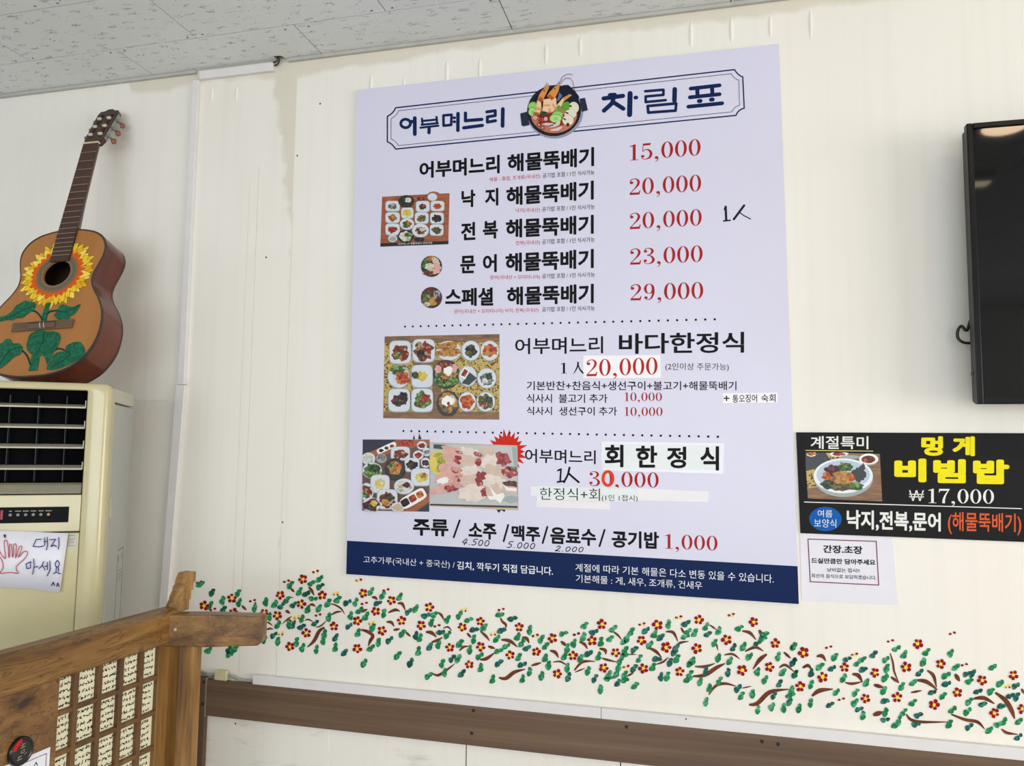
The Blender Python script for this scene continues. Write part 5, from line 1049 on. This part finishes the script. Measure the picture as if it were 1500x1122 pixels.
# headstock, tilted back
TB = Matrix.Translation((0, 0.819, 0.004)) @ Matrix.Rotation(math.radians(-13), 4, 'X')
def T(p): return TB @ Vector(p)
hs = [(-0.026, 0), (-0.033, 0.02), (-0.0365, 0.155), (-0.032, 0.17), (-0.018, 0.172), (-0.008, 0.181), (0.008, 0.181), (0.018, 0.172), (0.032, 0.17), (0.0365, 0.155), (0.033, 0.02), (0.026, 0)]
mb = MB(); mb.prism(hs, lambda p, h: T((p[0], p[1], h)), -0.018, 0.0); head = mb.build('headstock', plain('headstock', (62, 34, 26), 0.35, 0.1, 60), guitar, True, 0.0015); BASIS[head.name] = GM
for s_ in (-1, 1):
    mb = MB(); mb.prism(rrect(s_*0.017, 0.088, 0.0062, 0.062, 0, 8), lambda p, h: T((p[0], p[1], h)), 0.0002, 0.0006); mb.build('slot', plain('slot', (38, 22, 18), 0.6), head, True)
    mb = MB(); mb.prism(ell(s_*0.0175, 0.142, 0.008, 0.0065, 14), lambda p, h: T((p[0], p[1], h)), 0.0005, 0.001); mb.build('slot_end', plain('slot_end', (10, 8, 8), 0.6), head, True)
    for k in range(3):
        y = 0.04 + 0.042*k
        mb = MB(); mb.tube([T((s_*0.011, y, 0.0035)), T((s_*0.023, y, 0.0035))], 0.0052, 10); mb.build('string_roller', plain('roller', (204, 194, 168), 0.35), head, True)
        mb = MB(); mb.tube([T((s_*0.040, y, -0.004)), T((s_*0.043, y, -0.024))], 0.0042, 8); peg = mb.build('peg_shaft', plain('peg_metal', (120, 122, 116), 0.35, metal=0.5), head, True); BASIS[peg.name] = GM
        mb = MB(); ringz = [(0.0, 0.002), (0.004, 0.0085), (0.009, 0.0105), (0.014, 0.0085), (0.018, 0.002)]; vs = []; 
        for dx, r in ringz:
            for q in range(12): a = 2*math.pi*q/12; vs.append(T((s_*(0.044 + dx*0.1 + 0.75*r*math.sin(a)), y + 1.1*r*math.cos(a), -0.021 - dx)))
        mb.add(vs, [(i*12+q, i*12+(q+1) % 12, (i+1)*12+(q+1) % 12, (i+1)*12+q) for i in range(4) for q in range(12)] + [list(range(12)), [48+q for q in range(12)]], 0, True)
        mb.build('peg_button', plain('peg_button', (136, 80, 58), 0.3), head, True)
    mb = MB(); mb.prism([(0.0334*s_, 0.022), (0.0352*s_, 0.022), (0.0385*s_, 0.15), (0.0367*s_, 0.15)], lambda p, h: T((p[0], p[1], h)), -0.016, -0.002); mb.build('tuner_plate', plain('tuner_plate', (150, 152, 146), 0.35, metal=0.4), head, True)

# ------------------------------------------------------------------ wooden lattice partition
SA = -math.atan2(0.07877828, 0.99689216)
SO = Vector((-1.17395848, -0.5, 0)); SCM = Matrix.Translation(SO) @ Matrix.Rotation(SA, 4, 'Z')
SD = SCM.to_3x3() @ Vector((0, 1, 0)); SN = SCM.to_3x3() @ Vector((1, 0, 0))
part = thing('wooden_partition', 'wooden partition with a paper-backed lattice and corner post, lower left corner', 'partition', SCM)
WD = [(0.34, (74, 49, 20)), (0.44, (112, 78, 35)), (0.56, (138, 100, 48)), (0.68, (162, 122, 66))]
WY = wood('teak_along', WD, 'y', 70.0, 0.38, 1.8, 0.12, 0.05, (66, 42, 18)); WX = wood('teak_cross', WD, 'x', 70.0, 0.38, 1.4, 0.10, 0.05, (66, 42, 18)); WZ = wood('teak_upright', [(0.36, (86, 57, 22)), (0.5, (130, 92, 42)), (0.66, (170, 130, 74))], 'z', 60.0, 0.42, 1.4, 0.08, 0.05)
WB = wood('teak_burl', [(0.34, (52, 33, 16)), (0.43, (104, 71, 35)), (0.56, (134, 95, 50)), (0.68, (160, 118, 68))], 'y', 34.0, 0.34, 4.0, 0.35, 0.05, (62, 38, 16)); WL = wood('lattice_wood', [(0.36, (78, 51, 24)), (0.64, (122, 85, 44))], 'z', 60.0, 0.45, 0.6, 0.15)
LOC = dict(local=True)
# head beam (wavy top front edge), receding along the screen
P = [(0.006, 1.1455), (0.010, 1.150), (0.010, 1.203), (0.006, 1.2105), (-0.012, 1.217), (-0.040, 1.2175), (-0.045, 1.212), (-0.045, 1.1455)]
mb = MB(); mb.prism(P, lambda p, h: Vector((p[0], h, p[1])), -0.85, 0.034); mb.build('head_beam', WY, part, True, 0.0025)
# raised stepped beam end at the corner
for i, (y0, y1, z0, z1, w) in enumerate(((0.028, 0.062, 1.208, 1.232, 0.020), (0.036, 0.070, 1.230, 1.252, 0.018), (0.044, 0.078, 1.250, 1.270, 0.0165), (0.050, 0.086, 1.268, 1.292, 0.015))):
    mb = MB(); mb.prism([(y0, z0), (y1, z0), (y1, z1), (y0 + 0.010, z1), (y0 + 0.002, z0 + 0.010)], lambda p, h: Vector((h, p[0], p[1])), -0.016 - w, -0.016 + w); mb.build('carved_end', WZ, part, True, 0.0015)
# post behind the corner
mb = MB(); mb.box((-0.008, 0.012, 0.0), (0.030, 0.082, 1.15)); mb.build('corner_post', WZ, part, True, 0.003)
mb = MB(); mb.box((-0.03, -0.0225, 0.0), (0.002, 0.012, 1.146)); mb.build('stile', WZ, part, True, 0.0015)
# solid board left of the lattice and the rails
mb = MB(); mb.box((-0.03, -0.85, 0.25), (0.002, -0.2733, 1.1455)); mb.build('side_board', WB, part, True)
mb = MB(); mb.box((-0.03, -0.2733, 0.25), (0.002, -0.0225, 0.62)); mb.build('lower_board', WB, part, True)
mb = MB(); mb.box((-0.03, -0.85, 0.0), (0.004, -0.0225, 0.25)); mb.build('base_rail', WY, part, True, 0.003)
cols = [-0.23275, -0.17690, -0.12270, -0.06840]           # upright bars between the five columns
for c in cols: mb = MB(); mb.box((-0.0105, c - 0.0052, 0.62), (0.001, c + 0.0052, 1.1455)); mb.build('lattice_upright', WL, part, True, 0.0008)
for k in range(6):
    zc = 1.0775 - 0.0757*k
    mb = MB(); mb.box((-0.0108, -0.276, zc - 0.0045), (0.0005, -0.0225, zc + 0.0045)); mb.build('lattice_rail', WL, part, True, 0.0008)
CALP = plain('calligraphy_paper', (232, 228, 198), 0.7, 0.03, 40); CALI = ink((34, 32, 28))
mb = MB(); mb.box((-0.0110, -0.277, 0.62), (-0.0095, -0.0225, 1.1455)); sheetp = mb.build('backing_paper', CALP, part, True)
rnd = random.Random(8); mb = MB(); zz = 1.140
while zz > 0.64:
    y = -0.274
    while y < -0.03:
        for q in range(rnd.randint(2, 3)):
            a, b = y + rnd.uniform(-0.002, 0.002), zz + rnd.uniform(-0.002, 0.002); an = rnd.choice((0, 0, 1.57, 0.8, 2.3)) + rnd.uniform(-0.3, 0.3); l = rnd.uniform(0.0014, 0.0032)
            add_polys(mb, stroke2d([(a - l*math.cos(an), b - l*math.sin(an)), (a + l*math.cos(an), b + l*math.sin(an))], 0.0016), lambda u, v: Vector((-0.0092, u, v)), 0, (1e-5, 0, 0))
        y += rnd.uniform(0.0066, 0.0080)
    zz -= 0.0128
tag(mb.build('brush_writing', CALI, sheetp, True), kind='stuff')
# short cross beam lapped over the corner
ang = math.atan2(0.054, 0.2155)
CB = SCM.inverted() @ (Matrix.Translation((-1.1815, -0.4975, 0)) @ Matrix.Rotation(math.radians(14.0), 4, 'Z'))
def cb(p): return CB @ Vector(p)
mb = MB(); P = [(0.0, 1.140), (0.0, 1.2035), (0.006, 1.209), (0.10, 1.2105), (0.216, 1.2085), (0.2225, 1.204), (0.2225, 1.150), (0.214, 1.1435), (0.10, 1.139)]
mb.prism(P, lambda p, h: cb((p[0], h, p[1])), -0.012, 0.030); mb.build('cross_beam', WX, part, True, 0.0035, 3)
SCW = plain('partition_screw', (186, 186, 182), 0.35, metal=0.5)
mb = MB(); mb.prism(ell(0.029, 1.178, 0.0034, 0.0034, 14), lambda p, h: cb((p[0], h, p[1])), -0.0132, -0.010); mb.build('screw', SCW, part, True)
mb = MB(); mb.prism(ell(0.190, 1.178, 0.0022, 0.0022, 14), lambda p, h: cb((p[0], h, p[1])), -0.0124, -0.010); mb.build('screw', plain('dull_screw', (110, 92, 66), 0.4), part, True)

# round dark medallion on the side board
M0 = SCM @ Vector((0.002, -0.349, 1.0395)); MM = Matrix.Translation(M0) @ Matrix.Rotation(SA, 4, 'Z')
med = thing('medallion', 'round black medallion with a red patch on the wooden partition board', 'medallion', MM)
mb = MB(); 
for i, (r, x) in enumerate(((0.0235, 0.0003), (0.0235, 0.006), (0.0215, 0.009), (0.0185, 0.0095), (0.0175, 0.0082))): mb.v += [Vector((x, r*math.cos(2*math.pi*k/36), r*math.sin(2*math.pi*k/36)*1.08)) for k in range(36)]
for i in range(4):
    for k in range(36): mb.f.append([i*36+k, i*36+(k+1) % 36, (i+1)*36+(k+1) % 36, (i+1)*36+k]); mb.m.append(0); mb.sm.append(True)
mb.f.append([144+k for k in range(36)]); mb.m.append(0); mb.sm.append(False)
disc = mb.build('disc', plain('lacquer_black', (22, 20, 22), 0.2), med, True)
P = [(0.0225*math.cos(math.radians(a)), 0.0242*math.sin(math.radians(a))) for a in range(100, 166, 8)]; P += [(0.0185*math.cos(math.radians(a))*0.8, 0.020*math.sin(math.radians(a))*0.8) for a in range(160, 98, -12)]
mb = MB(); mb.add([(0.0099, a, b) for a, b in P], [list(range(len(P)))]); mb.build('red_patch', ink((196, 36, 40)), med, True)
GLY = ink((150, 142, 124)); mb = MB()
for l in ([(-0.004, 0.011), (0.004, 0.013)], [(0.0, 0.014), (-0.001, 0.006)], [(-0.005, 0.007), (0.005, 0.008)], [(-0.003, 0.001), (0.003, 0.003), (0.003, -0.002), (-0.003, -0.002), (-0.003, 0.001)], [(-0.009, -0.008), (-0.002, -0.007)], [(-0.006, -0.006), (-0.008, -0.013)], [(-0.010, -0.012), (-0.001, -0.012)], [(0.004, -0.006), (0.008, -0.004)]): add_polys(mb, stroke2d(l, 0.0013), lambda u, v: Vector((0.0088, u, v)), 0, (1e-5, 0, 0))
mb.build('relief_marks', GLY, med, True)
# white printed notice below it
NM = Matrix.Translation(SCM @ Vector((0.0022, -0.325, 0.98))) @ Matrix.Rotation(SA, 4, 'Z')
nt_ = thing('paper_notice', 'white printed notice taped to the partition board under the medallion', 'notice', NM)
mb = MB(); mb.box((0.0002, -0.062, -0.10), (0.0008, 0.039, 0.0435)); mb.build('sheet', plain('notice_white', (230, 234, 244), 0.5, 0.01), nt_, True)
mb = MB(); add_polys(mb, stroke2d([(-0.055, -0.09), (-0.055, 0.0345), (0.0315, 0.0345), (0.0315, -0.09), (-0.055, -0.09)], 0.0012), lambda u, v: Vector((0.0011, u, v)), 0, (1e-5, 0, 0)); mb.build('border', ink((112, 48, 64)), nt_, True)
mb = MB(); add_polys(mb, stroke2d([(0.0065, 0.0205), (0.0105, 0.0265), (0.0135, 0.0205)], 0.0016), lambda u, v: Vector((0.0011, u, v)), 0, (1e-5, 0, 0)); mb.build('lettering', ink((24, 24, 30)), nt_, True)

# ------------------------------------------------------------------ television on a wall bracket
TY = -0.115; tl, tb_ = wall_pt(1416.3, 182, TY), wall_pt(1429, 592, TY)
TX0, TX1, TZ0, TZ1 = (tl.x + tb_.x)/2, (tl.x + tb_.x)/2 + 1.12, tb_.z, tl.z
tv = thing('television', 'black flat television on the wall at the right edge', 'television', (TX0 + 0.56, -0.09, (TZ0 + TZ1)/2))
TVB = plain('tv_black', (11, 11, 14), 0.3, 0.03, spec=0.2); TVM = plain('tv_back', (22, 22, 24), 0.5)
mb = MB(); mb.box((TX0 + 0.004, TY + 0.008, TZ0 + 0.004), (TX1 - 0.004, TY + 0.045, TZ1 - 0.004)); mb.build('back_case', TVM, tv, False, 0.006)
bz = 0.013; mb = MB()
for a, b in (((TX0, TZ0), (TX0 + bz, TZ1)), ((TX1 - bz, TZ0), (TX1, TZ1)), ((TX0 + bz, TZ1 - bz), (TX1 - bz, TZ1)), ((TX0 + bz, TZ0), (TX1 - bz, TZ0 + bz*1.25))): mb.box((a[0], TY - 0.006, a[1]), (b[0], TY + 0.014, b[1]))
mb.build('bezel', TVB, tv, False, 0.0025)
SCRN = plain('tv_screen', (6, 7, 10), 0.04, 0.02, spec=0.28); mb = MB(); mb.box((TX0 + bz - 0.001, TY - 0.001, TZ0 + bz), (TX1 - bz + 0.001, TY + 0.006, TZ1 - bz + 0.001)); mb.build('screen', SCRN, tv)
mb = MB(); mb.box((TX0 + 0.36, TY + 0.044, TZ0 + 0.12), (TX0 + 0.40, -0.0005, TZ1 - 0.12)); mb.box((TX0 + 0.72, TY + 0.044, TZ0 + 0.12), (TX0 + 0.76, -0.0005, TZ1 - 0.12)); mb.box((TX0 + 0.36, -0.012, (TZ0 + TZ1)/2 - 0.05), (TX0 + 0.76, -0.0005, (TZ0 + TZ1)/2 + 0.05)); mb.build('wall_bracket', TVM, tv)
zt = zoomed(1360, 140, 2.243); pts = [wall_pt(*zt(x, y), -0.05) for x, y in ((165, 715), (140, 735), (126, 772), (108, 757), (96, 775), (98, 798), (118, 812), (150, 812), (170, 806))]
mb = MB(); mb.tube(crom(pts, 6), 0.0034); mb.build('cable', BLACKC, tv)
mb = MB(); p = wall_pt(1425.5, 547, -0.09); mb.prism(ell(p.x, p.z, 0.004, 0.006, 12), lambda q, h: Vector((q[0], h, q[1])), -0.10, -0.085); mb.build('plug', BLACKC, tv)

# ------------------------------------------------------------------ ceiling lamps mirrored in the television
def glow(name, col, power):
    em = bpy.data.materials.new(name); em.use_nodes = True; b = em.node_tree.nodes['Principled BSDF']; b.inputs['Base Color'].default_value = (0.9, 0.88, 0.82, 1)
    b.inputs['Emission Color'].default_value = col; b.inputs['Emission Strength'].default_value = power
    nz = em.node_tree.nodes.new('ShaderNodeTexNoise'); nz.inputs['Scale'].default_value = 3.0; em.node_tree.links.new(nz.outputs['Fac'], b.inputs['Roughness']); return em
LX, LY = 1.085, -1.222
lamp = thing('ceiling_lamp', 'round ceiling downlight mirrored near the top of the television screen', 'lamp', (LX, LY, H_CEIL))
mb = MB(); mb.prism(ell(LX, LY, 0.088, 0.088, 40), lambda p, h: Vector((p[0], p[1], h)), H_CEIL - 0.012, H_CEIL - 0.0005); mb.build('base', FRAME, lamp)
mb = MB()
for i in range(6):
    r = 0.075*math.cos(math.radians(15*i)); zz = H_CEIL - 0.012 - 0.015*math.sin(math.radians(15*i)); mb.v += [Vector((LX + r*math.cos(2*math.pi*k/36), LY + r*math.sin(2*math.pi*k/36), zz)) for k in range(36)]
for i in range(5):
    for k in range(36): mb.f.append([i*36+k, i*36+(k+1) % 36, (i+1)*36+(k+1) % 36, (i+1)*36+k]); mb.m.append(0); mb.sm.append(True)
mb.f.append([180+k for k in range(36)]); mb.m.append(0); mb.sm.append(True)
mb.build('diffuser', glow('lamp_glow', (1.0, 0.72, 0.48, 1), 34.0), lamp)
lamp2 = thing('ceiling_lamp', 'long ceiling lamp mirrored below the downlight in the television screen', 'lamp', (1.19, -1.80, H_CEIL))
mb = MB(); mb.box((0.80, -1.84, H_CEIL - 0.03), (1.24, -1.76, H_CEIL - 0.0005)); mb.build('base', FRAME, lamp2, False, 0.004)
mb = MB(); mb.box((0.82, -1.83, H_CEIL - 0.036), (1.22, -1.77, H_CEIL - 0.0305)); mb.build('diffuser', glow('tube_glow', (1.0, 0.86, 0.55, 1), 7.0), lamp2)
